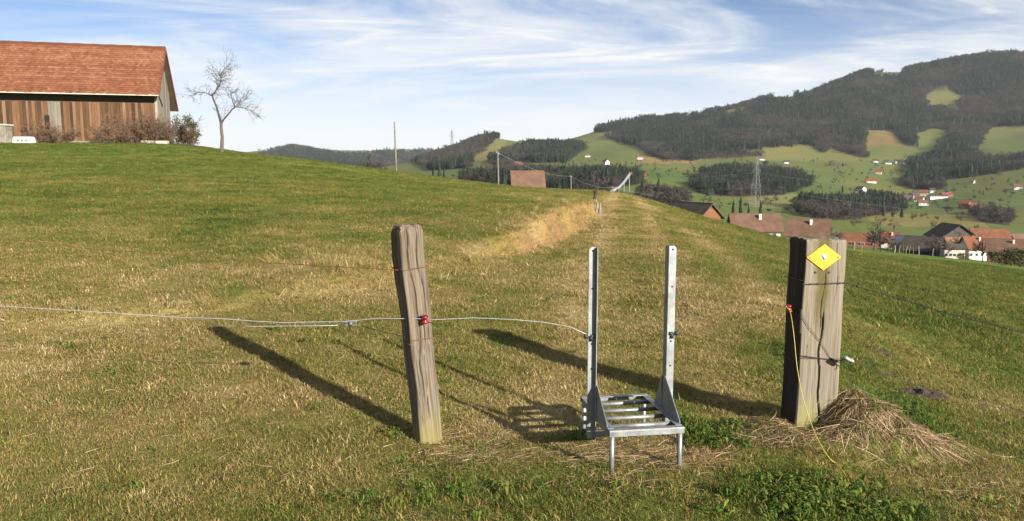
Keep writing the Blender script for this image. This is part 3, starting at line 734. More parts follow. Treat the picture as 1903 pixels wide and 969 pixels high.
def build_grass():
    X, Y, S, G = [], [], [], []
    for r0, r1, dens, sc in ((2.7, 5, 420, .95), (5, 8, 320, 1.05), (8, 13, 160, 1.4), (13, 20, 120, 1.5), (20, 32, 60, 1.9), (32, 50, 24, 2.4), (50, 78, 8, 3.0)):
        area = math.radians(78) / 2 * (r1 * r1 - r0 * r0); n = int(area * dens); x, y = polar_pts(n, r0, r1)
        X.append(x); Y.append(y); S.append(np.full(n, sc))
    x = np.concatenate(X); y = np.concatenate(Y); s = np.concatenate(S); z = height(x, y); n = len(x)
    t = dryness(x, y, z)
    d, hh = bank_coord(x, y)
    # bare worn spots keep less grass; lush spots more and taller
    lush = smooth(.32, .10, t)
    keep = RNG.uniform(size=n) < np.where(np.hypot(x - 2.05, y - 4.32) < .42, .30, 1)
    keep &= ~((np.abs(x - 1.75) < .16) & (np.abs(y - 4.49) < .13)) & (np.hypot(x + .48, y - 4.28) > .1)
    var = RNG.integers(0, 5, n)
    u = RNG.uniform(size=n)
    var = np.where(u < .07 + .5 * lush, RNG.integers(5, 7, n), var)
    wd = (RNG.uniform(size=n) < (.004 + .40 * lush)) & (np.hypot(x, y) < 9)
    var = np.where(wd, RNG.integers(7, 9, n), var)
    tn = np.clip(t + RNG.normal(0, .13, n) * 1.0, 0.02, 1); tn = np.where(wd, np.minimum(tn * .5, .2), tn)
    sc = s * RNG.uniform(.7, 1.25, n) * (1 + .35 * fbm(x * 2.2, y * 2.2, 131, 3)) * (1 + .45 * lush * (s < 1.6)) * np.where(wd, .9, 1)
    rot = np.stack([RNG.normal(0, .12, n), RNG.normal(0, .12, n), RNG.uniform(0, 6.28, n)], 1)
    scl = np.stack([sc, sc, sc * RNG.uniform(.65, 1.1, n)], 1)
    k = keep
    # rank green growth: in front of the sleeper post, in the stile's shade, behind the heap
    wx, wy, wn = [], [], []
    for q, sx_, sy_, m_ in (((1540, 925), .20, .10, 150), ((1450, 940), .16, .09, 110), ((1600, 960), .18, .08, 110), ((1330, 815), .10, .10, 90), ((1290, 800), .06, .10, 50), ((1640, 760), .10, .10, 50), ((1880, 690), .35, .3, 60), ((870, 930), .35, .10, 60), ((1070, 820), .05, .04, 12)):
        g_ = ground_px(*q); wx.append(RNG.normal(g_[0], sx_, m_)); wy.append(RNG.normal(g_[1], sy_, m_))
    wx = np.concatenate(wx); wy = np.concatenate(wy); m_ = len(wx); ws = RNG.uniform(.6, 1.25, m_)
    x = np.concatenate([x, wx]); y = np.concatenate([y, wy]); z = np.concatenate([z, height(wx, wy)]); k = np.concatenate([k, np.ones(m_, bool)])
    rot = np.concatenate([rot, np.stack([RNG.normal(0, .2, m_), RNG.normal(0, .2, m_), RNG.uniform(0, 6.28, m_)], 1)]); scl = np.concatenate([scl, np.stack([ws, ws, ws], 1)])
    var = np.concatenate([var, np.where(RNG.uniform(size=m_) < .74, RNG.integers(5, 7, m_), RNG.integers(7, 9, m_))]); tn = np.concatenate([tn, RNG.uniform(.0, .34, m_)])
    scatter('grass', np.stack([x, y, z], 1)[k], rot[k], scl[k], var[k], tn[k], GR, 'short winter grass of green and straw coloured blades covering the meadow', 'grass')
    # tall dead grass along the bank and in a few tufts
    X, Y, Z = [], [], []
    n = 26000; x, y = polar_pts(n, 5.5, 29, -42, 14); d, hh = bank_coord(x, y); r = np.hypot(x, y)
    p = np.exp(-((d + .02) / .17) ** 2) * np.clip(hh / .2, .25, 1.3) * (.5 + .5 * fbm(x * 1.1, y * 1.1, 7, 2)) * np.where(r > 11, .22, 1)
    extra = [ground_px(*q) for q in ((690, 505), (660, 500), (640, 495), (1000, 425), (1040, 410), (1070, 398), (1090, 392), (1010, 435), (960, 432), (800, 480))]
    for e in extra: p = p + np.where(r > 11, .14, .45) * np.exp(-(np.hypot(x - e[0], y - e[1]) / (.22 + .03 * r)) ** 2)
    k = RNG.uniform(size=n) < p; x = x[k]; y = y[k]; r = r[k]; n = len(x)
    sc = RNG.uniform(.4, .85, n) * (1 + .018 * r)
    rot = np.stack([RNG.normal(.1, .3, n), RNG.normal(0, .3, n), RNG.uniform(0, 6.28, n)], 1)
    scatter('dry_grass_tufts', np.stack([x, y, height(x, y) - .01], 1), rot, np.stack([sc * 1.25, sc * 1.25, sc * .8], 1), RNG.integers(0, 4, n), np.clip(RNG.normal(.72, .10, n), .5, 1), TALL,
            'tall bleached dead grass growing along the low bank', 'dry grass')
build_grass()

# ---------------------------------------------------------------- forests
def conifer_mesh(seed, tiers=8, spread=.17):
    rs = np.random.default_rng(seed); v, f, b = [], [], []
    for k in range(tiers):
        q = k / tiers; z0 = .07 + q * .86; rad = spread * (1 - q) ** .8 + .012; n = 7; ph = rs.uniform(0, 6.28); o = len(v); tz = z0 + .93 / tiers * 1.9
        v.append((rs.normal(0, .006), rs.normal(0, .006), min(tz, 1.0))); b.append(rs.uniform())
        for i in range(n * 2):
            a = ph + math.pi * i / n; rr = rad * (rs.uniform(.75, 1.2) if i % 2 == 0 else rs.uniform(.35, .6))
            v.append((rr * math.cos(a), rr * math.sin(a), z0 - (.03 if i % 2 == 0 else -.02) + rs.uniform(-.015, .015))); b.append(rs.uniform(.0, 1))
        f += [(o, o + 1 + i, o + 1 + (i + 1) % (2 * n)) for i in range(2 * n)]
    o = len(v)
    for a in range(4): v.append((.014 * math.cos(a * 1.57), .014 * math.sin(a * 1.57), -.05)); v.append((.008 * math.cos(a * 1.57), .008 * math.sin(a * 1.57), .3)); b += [.1, .1]
    for a in range(4): i0 = o + 2 * a; i1 = o + 2 * ((a + 1) % 4); f += [(i0, i1, i1 + 1), (i0, i1 + 1, i0 + 1)]
    me = mesh_np('conifer', v, f, MAT['spruce']); q = me.attributes.new('bl', 'FLOAT', 'POINT'); q.data.foreach_set('value', np.array(b, np.float32)); return me

def bare_mesh(seed, nseg=150, mat='baretree'):
    rs = np.random.default_rng(seed); v, f, b = [], [], []
    def stick(p, q, r0, r1):
        d = unit(q - p); s = unit(np.cross(d, rs.normal(size=3))); t = np.cross(d, s); o = len(v)
        for pt, r in ((p, r0), (q, r1)):
            for k in range(3): a = 2.094 * k; v.append(tuple(pt + r * (math.cos(a) * s + math.sin(a) * t))); b.append(rs.uniform())
        for k in range(3): i, j = k, (k + 1) % 3; f.append((o + i, o + j, o + 3 + j)); f.append((o + i, o + 3 + j, o + 3 + i))
    stick(V(0, 0, -.03), V(0, 0, .4), .022, .015); tips = []
    for k in range(11):
        a = rs.uniform(0, 6.28); e = rs.uniform(.3, 1.35); p = V(0, 0, rs.uniform(.22, .42)); q = p + rs.uniform(.25, .5) * V(math.cos(a) * math.cos(e), math.sin(a) * math.cos(e), math.sin(e)); stick(p, q, .012, .006); tips.append((p, q))
    for k in range(nseg):
        p, q = tips[rs.integers(len(tips))]; s0 = p + (q - p) * rs.uniform(.35, 1); d = unit(unit(q - p) * .7 + rs.normal(size=3) * .55); q2 = s0 + d * rs.uniform(.08, .2); stick(s0, q2, .0065, .003)
        for _ in range(2):
            d2 = unit(d + rs.normal(size=3) * .6); s1 = s0 + (q2 - s0) * rs.uniform(.3, 1); e = s1 + d2 * rs.uniform(.05, .12); o = len(v); w = unit(np.cross(d2, rs.normal(size=3))) * .011
            v.extend([tuple(s1 - w), tuple(s1 + w), tuple(e)]); b.extend([rs.uniform()] * 3); f.append((o, o + 1, o + 2))
    me = mesh_np('bare_tree', v, f, MAT[mat]); q = me.attributes.new('bl', 'FLOAT', 'POINT'); q.data.foreach_set('value', np.array(b, np.float32)); return me
def crown_mesh(seed, mat):
    rs = np.random.default_rng(seed); v, f, b = [], [], []; cen = []
    while len(cen) < 16:
        q = rs.uniform(-1, 1, 3)
        if q @ q < 1: cen.append(q)
    for k in range(420):
        q = cen[rs.integers(16)] + rs.normal(0, .15, 3); w = V(q[0] * .36, q[1] * .36, .55 + q[2] * .42); a = unit(rs.normal(size=3)); c = unit(np.cross(a, rs.normal(size=3))); s = rs.uniform(.02, .055); o = len(v)
        v += [tuple(w - a * s), tuple(w + c * s * .7), tuple(w + a * s)]; f.append((o, o + 1, o + 2)); b += [rs.uniform()] * 3
    o = len(v); v += [(-.02, 0, -.04), (.02, 0, -.04), (0, .02, .6)]; f.append((o, o + 1, o + 2)); b += [.2] * 3
    me = mesh_np('crown', v, f, MAT[mat]); q = me.attributes.new('bl', 'FLOAT', 'POINT'); q.data.foreach_set('value', np.array(b, np.float32)); return me
CONIFERS = [conifer_mesh(1), conifer_mesh(2, 9, .14), conifer_mesh(3, 7, .2)]
BARES = [bare_mesh(5), bare_mesh(6), bare_mesh(7)]
TREES = proto_collection('forest_proto', CONIFERS + BARES + [crown_mesh(9, 'spruce'), crown_mesh(10, 'baretree')])
FOREST_LABEL = ['dark mixed forest covering the flank of the high hill', 'wood on the rounded knoll behind the lattice pylon', 'bare leafless wood in the valley beside the hamlet', 'dark spruce wood strip beyond the meadow crest near the ski jump',
 'wooded hillside below the small distant pylon', 'leafless wood right of the grassy spur on the far hill', 'blue hazy woods on the farthest hills', 'leafless copse behind the orange gabled barn', 'spruce clump above the valley village', 'hedge of leafless trees below the red barn in the pasture',
 'tongue of dark forest reaching down into the valley pasture', 'scattered single field trees dotted over the valley pastures', 'thin scrub at the lower edge of the high forest', 'row of spruces along the skyline of the grassy ridge']
def build_forest():
    for i, (poly, r0, r1, sp, con, hh, clr) in enumerate(FOREST):
        q = np.array(poly); a0 = math.degrees(math.atan2(q[:, 0].min() - CX, F_PX)) - .4; a1 = math.degrees(math.atan2(q[:, 0].max() - CX, F_PX)) + .4
        area = math.radians(a1 - a0) / 2 * (r1 * r1 - r0 * r0); n = int(area / (sp * sp) * 1.15)
        x, y = polar_pts(n, r0, r1, a0, a1); z = height(x, y)
        px, py = project(x, y, z); px = px + 9 * fbm(x / 45, y / 45, 4, 3) + 5 * vnoise(x / 14, y / 14, 14); py = py + 4.5 * fbm(x / 45, y / 45, 8, 3) + 2 * vnoise(x / 14, y / 14, 15)
        k = inpoly(px, py, poly)
        for c in clr: k &= ~inpoly(px, py, c)
        x, y, z = x[k], y[k], z[k]; n = len(x)
        mixn = con + 1.0 * fbm(x / 130, y / 130, 51, 4) + RNG.normal(0, .12, n)
        cf = mixn > .5
        var = np.where(cf, RNG.integers(0, 3, n), RNG.integers(3, 6, n)); uu = RNG.uniform(size=n); var = np.where(uu < .38, np.where(cf, 6, 7), var)
        h = hh * np.clip(RNG.normal(.85, .22, n), .35, 1.35) * np.where(cf, 1.08, .8); w = h * np.where(cf, RNG.uniform(.95, 1.5, n), RNG.uniform(.9, 1.25, n))
        rot = np.stack([np.zeros(n), np.zeros(n), RNG.uniform(0, 6.28, n)], 1)
        scatter('forest', np.stack([x, y, z], 1), rot, np.stack([w, w, h], 1), var, RNG.uniform(size=n), TREES, FOREST_LABEL[i], 'forest')
build_forest()
# ---------------------------------------------------------------- fence posts
def post_mesh(w, th, h, top, seed, cuts=(), amp=.004, chamfer=.02, taper=0., skirt=.25):
    """weathered squared timber: rounded-rectangle rings lofted upwards, grain grooves cut into the surface; local z=0 at ground, x across, -y is the front"""
    K = 250; rows = 84; rs = np.random.default_rng(seed)
    # perimeter of a rounded rectangle, arc-length param
    c = .012; per = []
    hx, hy = w / 2, th / 2
    segs = [((-hx + c, -hy), (hx - c, -hy)), ((hx, -hy + c), (hx, hy - c)), ((hx - c, hy), (-hx + c, hy)), ((-hx, hy - c), (-hx, -hy + c))]
    tot = 2 * (w + th); pts = []; nrm = []
    ks = [int(K * (w if i % 2 == 0 else th) / tot) for i in range(4)]
    nn = [(0, -1), (1, 0), (0, 1), (-1, 0)]
    for i, (a, b) in enumerate(segs):
        for k in range(ks[i]):
            q = k / (ks[i] - 1); pts.append((a[0] + (b[0] - a[0]) * q, a[1] + (b[1] - a[1]) * q)); nrm.append(nn[i])
    pts = np.array(pts); nrm = np.array(nrm, float); n = len(pts); s = np.arange(n) * (tot / n)
    v = []; zs = np.concatenate([np.linspace(-skirt, h - chamfer, rows - 5), h - chamfer * np.array([.7, .4, .16, .03, 0])])
    for j, z in enumerate(zs):
        sh = 1.0 - taper * z / h
        k = max(0, (z - (h - chamfer)) / chamfer); inset = chamfer * .8 * (1 - math.sqrt(max(0, 1 - k * k)))
        g = fbm(s * 80, np.full(n, z * .9), seed, 3); g2 = vnoise(s * 200, np.full(n, z * 2.), seed + 5)
        d = -amp * np.clip(np.abs(g) * -2.2 + .55, 0, 1) * 1.6 - amp * .45 * (g2 + 1) / 2 + .006 * vnoise(s * 3, np.full(n, z * 3.), seed + 9)
        for (s0, wid, dep, z0, z1) in cuts:
            wv = s0 + .012 * math.sin(z * 7 + seed) + .006 * math.sin(z * 23)
            d = d - dep * np.exp(-((s - wv) / wid) ** 2) * float(smooth(z0, z0 + .08, z) * (1 - smooth(z1 - .1, z1, z)))
        wav = .004 * vnoise(np.array([z * 4.]), np.array([seed * 1.]), 2)[0]
        p = pts * sh + nrm * (d[:, None] - inset); p[:, 0] += wav
        zj = z + (.007 * vnoise(p[:, 0] * 40, p[:, 1] * 40, seed + 3) if j > rows - 6 else 0)
        v.append(np.column_stack([p, np.broadcast_to(zj, n)]))
    v = np.concatenate(v); f = [(j * n + i, j * n + (i + 1) % n, (j + 1) * n + (i + 1) % n, (j + 1) * n + i) for j in range(rows - 1) for i in range(n)]
    # top: three shrinking rings and a centre
    base = (rows - 1) * n; last = v[base:base + n]; cen = last.mean(0)
    ring0 = base; extra = []
    for sh in (.75, .45, .18):
        q = cen + (last - cen) * sh; q[:, 2] = h + .006 * vnoise(q[:, 0] * 60, q[:, 1] * 20, seed + 4) - .004; extra.append(q)
    v = np.concatenate([v] + extra + [cen[None] + np.array([[0, 0, -.004]])])
    for e in range(3):
        o = rows * n + e * n; f += [(ring0 + i, ring0 + (i + 1) % n, o + (i + 1) % n, o + i) for i in range(n)]; ring0 = o
    ci = len(v) - 1
    mq = mesh_np('timber', v, f, None, True)
    import bmesh
    bm = bmesh.new(); bm.from_mesh(mq); bm.verts.ensure_lookup_table()
    for i in range(n): bm.faces.new((bm.verts[ring0 + i], bm.verts[ring0 + (i + 1) % n], bm.verts[ci]))
    bmesh.ops.recalc_face_normals(bm, faces=bm.faces); bm.to_mesh(mq); bm.free()
    mq.polygons.foreach_set('use_smooth', [True] * len(mq.polygons))
    return mq

def part(name, me, mat, parent):
    me.materials.append(mat); o = bpy.data.objects.new(name, me); COL.objects.link(o); o.parent = parent; return o
def mb_local(mb, name, mat, parent, smooth_=False, bevel=0):
    """build with verts already in the parent's local frame"""
    o = mb.build(name, mat, None, None, smooth_, bevel); o.parent = parent; return o

def insulator(parent, p, axis):
    b = MB(); a_ = unit(axis); q = np.asarray(p, float) + a_ * .018; up_ = unit(V(a_[0] * .25, a_[1] * .25, 1)); b.tube([p, q], .006, 8)
    b.lathe(q - up_ * .024, up_, [(0, .010), (.002, .019), (.009, .021), (.013, .019), (.017, .012), (.029, .012), (.033, .018), (.040, .019), (.045, .014), (.048, .005)], 18)
    return mb_local(b, 'insulator', MAT['red_plastic'], parent, True)

def loop_wire(parent, w, th, z, dz, name='tie_wire', mat='rust_wire', r=.0022):
    b = MB(); hx, hy = w / 2 + .001, th / 2 + .001; c = []
    cor = [(-hx, -hy, z), (0, -hy - .002, z + dz * .2), (hx, -hy, z + dz * .4), (hx, hy, z + dz * .7), (-hx, hy, z + dz * .9), (-hx, -hy, z + dz)]
    for a, q in zip(cor[:-1], cor[1:]):
        for k in range(5): c.append(np.array(a) + (np.array(q) - np.array(a)) * k / 5)
    c.append(np.array(cor[-1])); b.tube(c, r, 5)
    return mb_local(b, name, MAT[mat], parent, True)

# --- leaning squared post
LP = empty('fence_post', (-.475, 4.285, height1(-.475, 4.285)), 'leaning weathered squared wooden post with a red insulator on its front', 'fence post')
LP.rotation_euler = (math.radians(-2.2), math.radians(-4.6), math.radians(31))
part('timber', post_mesh(.140, .128, 1.235, 0, 3, [(.045, .004, .016, .25, 1.3), (.075, .003, .012, .1, .8), (.105, .0035, .014, .5, 1.25), (.02, .003, .01, .0, .55)], .0052, .05, -.06), MAT['post'], LP)
insulator(LP, (.012, -.083, .715), (0, -1, 0))
loop_wire(LP, .156, .143, .995, .006); loop_wire(LP, .152, .139, .605, -.022)
b = MB(); b.tube([(.012, -.075, .715), (.012, -.052, .715)], .005, 6); mb_local(b, 'screw', MAT['steel_dark'], LP)

# --- railway sleeper post
SL_H = 1.125
SL = empty('sleeper_post', (1.755, 4.49, height1(1.62, 4.62)), 'upright railway sleeper post carrying the yellow diamond marker', 'fence post')
SL.rotation_euler = (0, math.radians(.5), math.radians(8.5))
part('timber', post_mesh(.262, .19, SL_H, 0, 8, [(.135, .0045, .016, -.2, .74), (.118, .0035, .006, .55, 1.02), (.20, .003, .004, .7, 1.3), (.055, .003, .003, .15, .7)], .0018, .022), MAT['sleeper'], SL)
b = MB(); b.tube([(-.131, -.02, .715), (-.150, -.02, .715)], .005, 6); mb_local(b, 'screw', MAT['steel_dark'], SL)
insulator(SL, (-.145, -.02, .715), (-1, 0, .1)); insulator(SL, (.131, .03, .725), (1, .3, 0))
loop_wire(SL, .268, .197, .868, .02, 'tie_wire', 'dark_wire'); loop_wire(SL, .268, .197, .44, -.03, 'tie_wire', 'dark_wire', .0018)
b = MB(); b.tube([(-.134, -.10, .70), (-.08, -.1005, .62), (.0, -.1015, .53), (.06, -.1005, .44), (.128, -.1, .405)], .0016, 5); mb_local(b, 'stray_wire', MAT['dark_wire'], SL)
for q in ((-.055, .935), (.028, .935)):
    b = MB(); b.lathe((q[0], -.0945, q[1]), (0, -1, 0), [(0, .0075), (.004, .0075), (.006, .004)], 10); mb_local(b, 'old_bolt', MAT['dark_wire'], SL)

def sl_world(p):
    bpy.context.view_layer.update(); return np.array(SL.matrix_world @ Vector(p))
def lp_world(p):
    bpy.context.view_layer.update(); return np.array(LP.matrix_world @ Vector(p))

# --- yellow diamond trail marker screwed to the sleeper
TM = empty('trail_marker', sl_world((-.012, -.0985, 1.022)), 'yellow diamond trail marker with a small blue and white shield', 'sign')
TM.rotation_euler = SL.rotation_euler
def diamond(hw, hh, r=.006):
    out = []
    for cx, cz, a0 in ((hw, 0, -.62), (0, hh, .62), (-hw, 0, math.pi - .62), (0, -hh, math.pi + .62)):
        pass
    c = [(hw, 0), (0, hh), (-hw, 0), (0, -hh)]
    for i in range(4):
        p = np.array(c[i]); a = np.array(c[i - 1]); b_ = np.array(c[(i + 1) % 4]); out += [p + unit(a - p) * r, p + (unit(a - p) + unit(b_ - p)) * r * .22, p + unit(b_ - p) * r]
    return out
b = MB(); b.prism([(x, 0, z) for x, z in diamond(.1065, .0755)], (0, -.004, 0)); mb_local(b, 'plate', MAT['yellow_paint'], TM)
sh = [(x * 1.35, z * 1.35) for x, z in ((-.0095, .013), (.0095, .013), (.0095, -.001), (.006, -.009), (0, -.0135), (-.006, -.009), (-.0095, -.001))]
b = MB(); b.prism([(x, -.0042, z) for x, z in sh], (0, -.0006, 0)); shield = mb_local(b, 'shield', MAT['white_paint'], TM)
b = MB(); b.prism([(x, -.0049, z) for x, z in ((-.0122, .0165), (.0085, -.0115), (0, -.0172), (-.0076, -.0114), (-.0122, -.0012))], (0, -.0005, 0)); mb_local(b, 'blue_field', MAT['blue_paint'], shield)
for sx in (-1, 1):
    b = MB(); b.lathe((sx * .086, -.004, 0), (0, -1, 0), [(0, .0055), (.002, .005), (.003, .002)], 10); mb_local(b, 'screw', MAT['galv'], TM)

# ---------------------------------------------------------------- galvanised step-over stile
def build_stile():
    yaw = math.radians(9.0); o = V(.632, 4.075, 0); gz = height1(o[0], o[1])
    S = empty('stile', (o[0], o[1], gz), 'galvanised steel step stile with two tall uprights and a barred tread', 'stile'); S.rotation_euler = (0, 0, yaw)
    W, D, H = .392, .60, .245; H -= gz
    def g(mb, name, par=S, bev=.0015): return mb_local(mb, name, MAT['galv'], par, False, bev)
    hw, hd = W / 2, D / 2
    # angle-iron rim: front, back, sides
    for nm, y in (('front_rail', -hd), ('rear_rail', hd)):
        b = MB(); s = 1 if y < 0 else -1
        b.box((0, y + s * .0175, H - .002), (W, .035, .004)); b.box((0, y + s * .002, H - .0185), (W - .001, .004, .029)); g(b, nm)
    for x in (-hw, hw):
        b = MB(); s = 1 if x < 0 else -1
        b.box((x + s * .0175, 0, H - .002), (.034, D - .074, .0036)); b.box((x + s * .002, 0, H - .0185), (.0038, D - .072, .0286)); g(b, 'side_rail')
    for k in range(4):
        y = -hd + .115 + k * .125 - .004
        b = MB(); b.tube([(-hw + .004, y, H - .016), (hw - .004, y, H - .016)], .0115, 14); mb_local(b, 'tread_bar', MAT['galv'], S, True)
    for x in (-hw + .018, hw - .018):
        for y in (-hd + .018, hd - .018):
            w_ = V(o[0] + x * math.cos(yaw) - y * math.sin(yaw), o[1] + x * math.sin(yaw) + y * math.cos(yaw))
            zf = height1(*w_) - gz
            b = MB(); b.tube([(x, y, zf - .08), (x, y, H - .005)], .0125, 14); mb_local(b, 'leg', MAT['galv'], S, True)
    top = 1.135 - gz; bot = .105 - gz
    for s in (-1, 1):
        x = s * hw; y0 = -.01
        U = MB(); c = .012
        # flange facing the walker (normal -y), stands outside the tread; web along y against the rail
        fw = .042
        xo = x + s * fw
        poly = [(x, y0, bot), (xo, y0, bot), (xo, y0, top - c), (xo - s * c, y0, top), (x, y0, top)]
        U.prism(poly, (0, -.005, 0))
        wd = .05 if s > 0 else -.03; ya = y0 - .0055 if s < 0 else y0 + .0005
        U.prism([(x, ya, bot), (x, ya + wd, bot), (x, ya + wd, top - c), (x, ya + wd * .75, top), (x, ya, top)], (s * .005, 0, 0))
        up = g(U, 'upright')
        for hz in (.965, .805, .54, .42):
            b = MB(); b.lathe((x + s * fw * .52, y0 - .0052, hz * top / 1.0 + (.02 if hz > .9 else 0)), (0, -1, 0), [(0, .0055), (.0004, .0055)], 12); mb_local(b, 'bolt_hole', MAT['black'], up)
        # triangular gussets, fore and aft of the upright
        b = MB(); b.prism([(x - s * .001, y0 - .003, H + .19), (x - s * .001, y0 - .003, H), (x - s * .001, -hd + .06, H), (x - s * .001, -hd + .06, H + .012)], (-s * .005, 0, 0)); g(b, 'gusset')
        b = MB(); b.prism([(x - s * .001, y0 + .047, H + .18), (x - s * .001, hd - .16, H + .012), (x - s * .001, hd - .16, H), (x - s * .001, y0 + .047, H)], (-s * .005, 0, 0)); g(b, 'gusset')
    b = MB(); b.box((0, .018, bot + .02), (W - .012, .005, .036)); b.box((0, .036, bot + .004), (W - .012, .03, .005)); g(b, 'cross_bar')
    # wire clamps on the uprights
    cl = []
    for s in (-1, 1):
        b = MB(); x = s * (hw + .026); z = .665 - gz
        b.lathe((x + s * .012, -.016, z), (s * 1., 0, 0), [(-.028, .005), (-.026, .009), (-.008, .009), (-.006, .0055), (.004, .0055), (.006, .012), (.022, .012), (.026, .008)], 12)
        b.box((x, -.018, z - .012), (.018, .008, .03)); mb_local(b, 'wire_clamp', MAT['dark_plastic'], S, True); cl.append((x, -.022, z))
    return S, cl
STILE, CLAMPS = build_stile()
bpy.context.view_layer.update()
CLW = [np.array(STILE.matrix_world @ Vector(c)) for c in CLAMPS]

# ---------------------------------------------------------------- fence wires
def sag(a, b, s, n=24, wob=0., seed=0):
    a = np.asarray(a, float); b = np.asarray(b, float); rs = np.random.default_rng(seed); out = []
    ph = rs.uniform(0, 6.28, 4)
    for i in range(n + 1):
        k = i / n; p = a + (b - a) * k; p[2] -= s * 4 * k * (1 - k)
        w = wob * math.sin(math.pi * k); p[2] += w * (math.sin(k * 19 + ph[0]) + .6 * math.sin(k * 41 + ph[1])); p[1] += w * math.sin(k * 23 + ph[2]); out.append(p)
    return out
def wire_obj(name, paths, mat, label, r, twist=False, barbs=0, cat='wire', group=None):
    b = MB(); p0 = paths[0][0]
    for pts in paths:
        if twist:
            for s in (0, math.pi):
                q = []
                for i in range(len(pts) - 1):
                    for k in range(10):
                        p = pts[i] + (pts[i + 1] - pts[i]) * k / 10; a = s + (i * 10 + k) * 1.05; q.append(p + V(0, math.cos(a) * r, math.sin(a) * r))
                q.append(pts[-1]); b.tube(q, r * .85, 5)
        else: b.tube(pts, r, 6)
        for k in range(barbs):
            i = int((k + .5) / barbs * (len(pts) - 1)); p = pts[i]; d = unit(pts[i + 1] - pts[i])
            for a in (.4, 2.5, 4.2):
                e = unit(np.cross(d, V(math.cos(a), .3, math.sin(a)))); b.tube([p - e * .002, p + e * .013], [.0014, .0005], 4)
            b.tube([p - d * .006, p + d * .006], r * 2.1, 6)
    return tag(b.build(name, MAT[mat], None, p0, True), label, cat, group)

li = lp_world((.012, -.104, .715))
WL = lambda px, py, Y: at(px, py, Y)
# rusty top wire to the left
wire_obj('rusty_wire', [sag(lp_world((-.083, -.03, .995)), WL(-260, 414, 5.1), .03, 40, .004, 2)], 'rust_wire', 'thin rusty brown wire running left from the top of the leaning post', .0017, True)
# pale electric strand: from the left, doubled near the post, to the red insulator, on to the stile
pw = [WL(-260, 549, 5.1)] + [WL(*q) for q in ((0, 569, 4.75), (150, 578, 4.66), (330, 590, 4.55), (420, 593, 4.48), (470, 597, 4.45), (530, 600, 4.41), (570, 599, 4.38), (640, 598, 4.34), (700, 592, 4.28))] + [li + V(-.02, 0, .002), li]
pe = [li, li + V(.06, -.005, -.002)] + [WL(*q) for q in ((880, 591, 4.13), (950, 594, 4.1), (1010, 599, 4.07), (1060, 608, 4.05))] + [CLW[0]]
wire_obj('fence_strand', [pw, pe], 'white_cord', 'pale electric fence strand running through the red insulator to the stile', .0019)
wire_obj('loose_strand', [[WL(*q) for q in ((395, 606, 4.62), (470, 607, 4.58), (560, 606, 4.52), (640, 605, 4.46))]], 'white_cord', 'short pale strand ending at the small wire tensioner', .0017)
T = empty('wire_tensioner', WL(652, 601, 4.40), 'small grey wire tensioner hanging left of the leaning post', 'tensioner')
b = MB(); b.box((0, -.004, 0), (.066, .004, .032)); b.box((0, .012, 0), (.066, .004, .032)); mb_local(b, 'body', MAT['galv'], T, False, .002)
b = MB(); b.lathe((0, -.008, 0), (0, 1, 0), [(-.008, .006), (-.002, .014), (.0, .007), (.016, .007), (.018, .014), (.026, .006)], 12); mb_local(b, 'spool', MAT['steel_dark'], T, True)
wire_obj('barbed_wire', [sag(lp_world((-.083, -.02, .622)), WL(672, 606, 4.38), .002, 12, .0, 5)], 'dark_wire', 'short dark twisted wire between the leaning post and the tensioner', .0018, True, 3)
# right of the sleeper
wire_obj('barbed_wire', [sag(sl_world((-.128, -.101, .868)), sl_world((.135, -.1, .872)), 0, 6), sag(sl_world((.135, -.1, .872)), WL(2080, 664, 3.75), .012, 40, .002, 6)], 'dark_wire', 'dark barbed wire running right from below the yellow marker', .0022, True, 7)
egg = WL(1577, 669, 4.33)
wire_obj('barbed_wire', [sag(sl_world((-.128, -.101, .455)), sl_world((.12, -.102, .418)), 0, 6), sag(sl_world((.12, -.102, .418)), egg + V(-.018, 0, .008), 0, 6), sag(egg + V(.03, 0, -.012), WL(1740, 728, 4.35), .004, 12, .002, 7), sag(WL(1740, 728, 4.35), WL(2100, 815, 4.6), .01, 16, .002, 8)], 'dark_wire', 'thin dark wire running right from the pale egg insulator', .0019, True, 3)
E = empty('egg_insulator', egg, 'small pale green egg insulator on the lower right wire', 'insulator')
ax = unit(V(.9, 0, -.42)); b = MB(); b.lathe(-ax * .034, ax, [(0, .004), (.006, .012), (.018, .017), (.024, .013), (.030, .013), (.036, .013), (.044, .013), (.050, .017), (.062, .012), (.068, .004)], 16); mb_local(b, 'body', MAT['porcelain'], E, True)
b = MB(); b.tube([V(.03, -.018, -.014), V(.0, -.02, -.004), V(-.03, -.016, .012)], .0022, 6); b.tube([V(.04, -.002, -.018), V(.05, -.016, -.03), V(.036, -.018, -.034)], .0028, 6); mb_local(b, 'tie', MAT['rust_wire'], E, True)
# thin strand from the stile's far clamp to the sleeper's insulator
si = sl_world((-.178, -.02, .718))

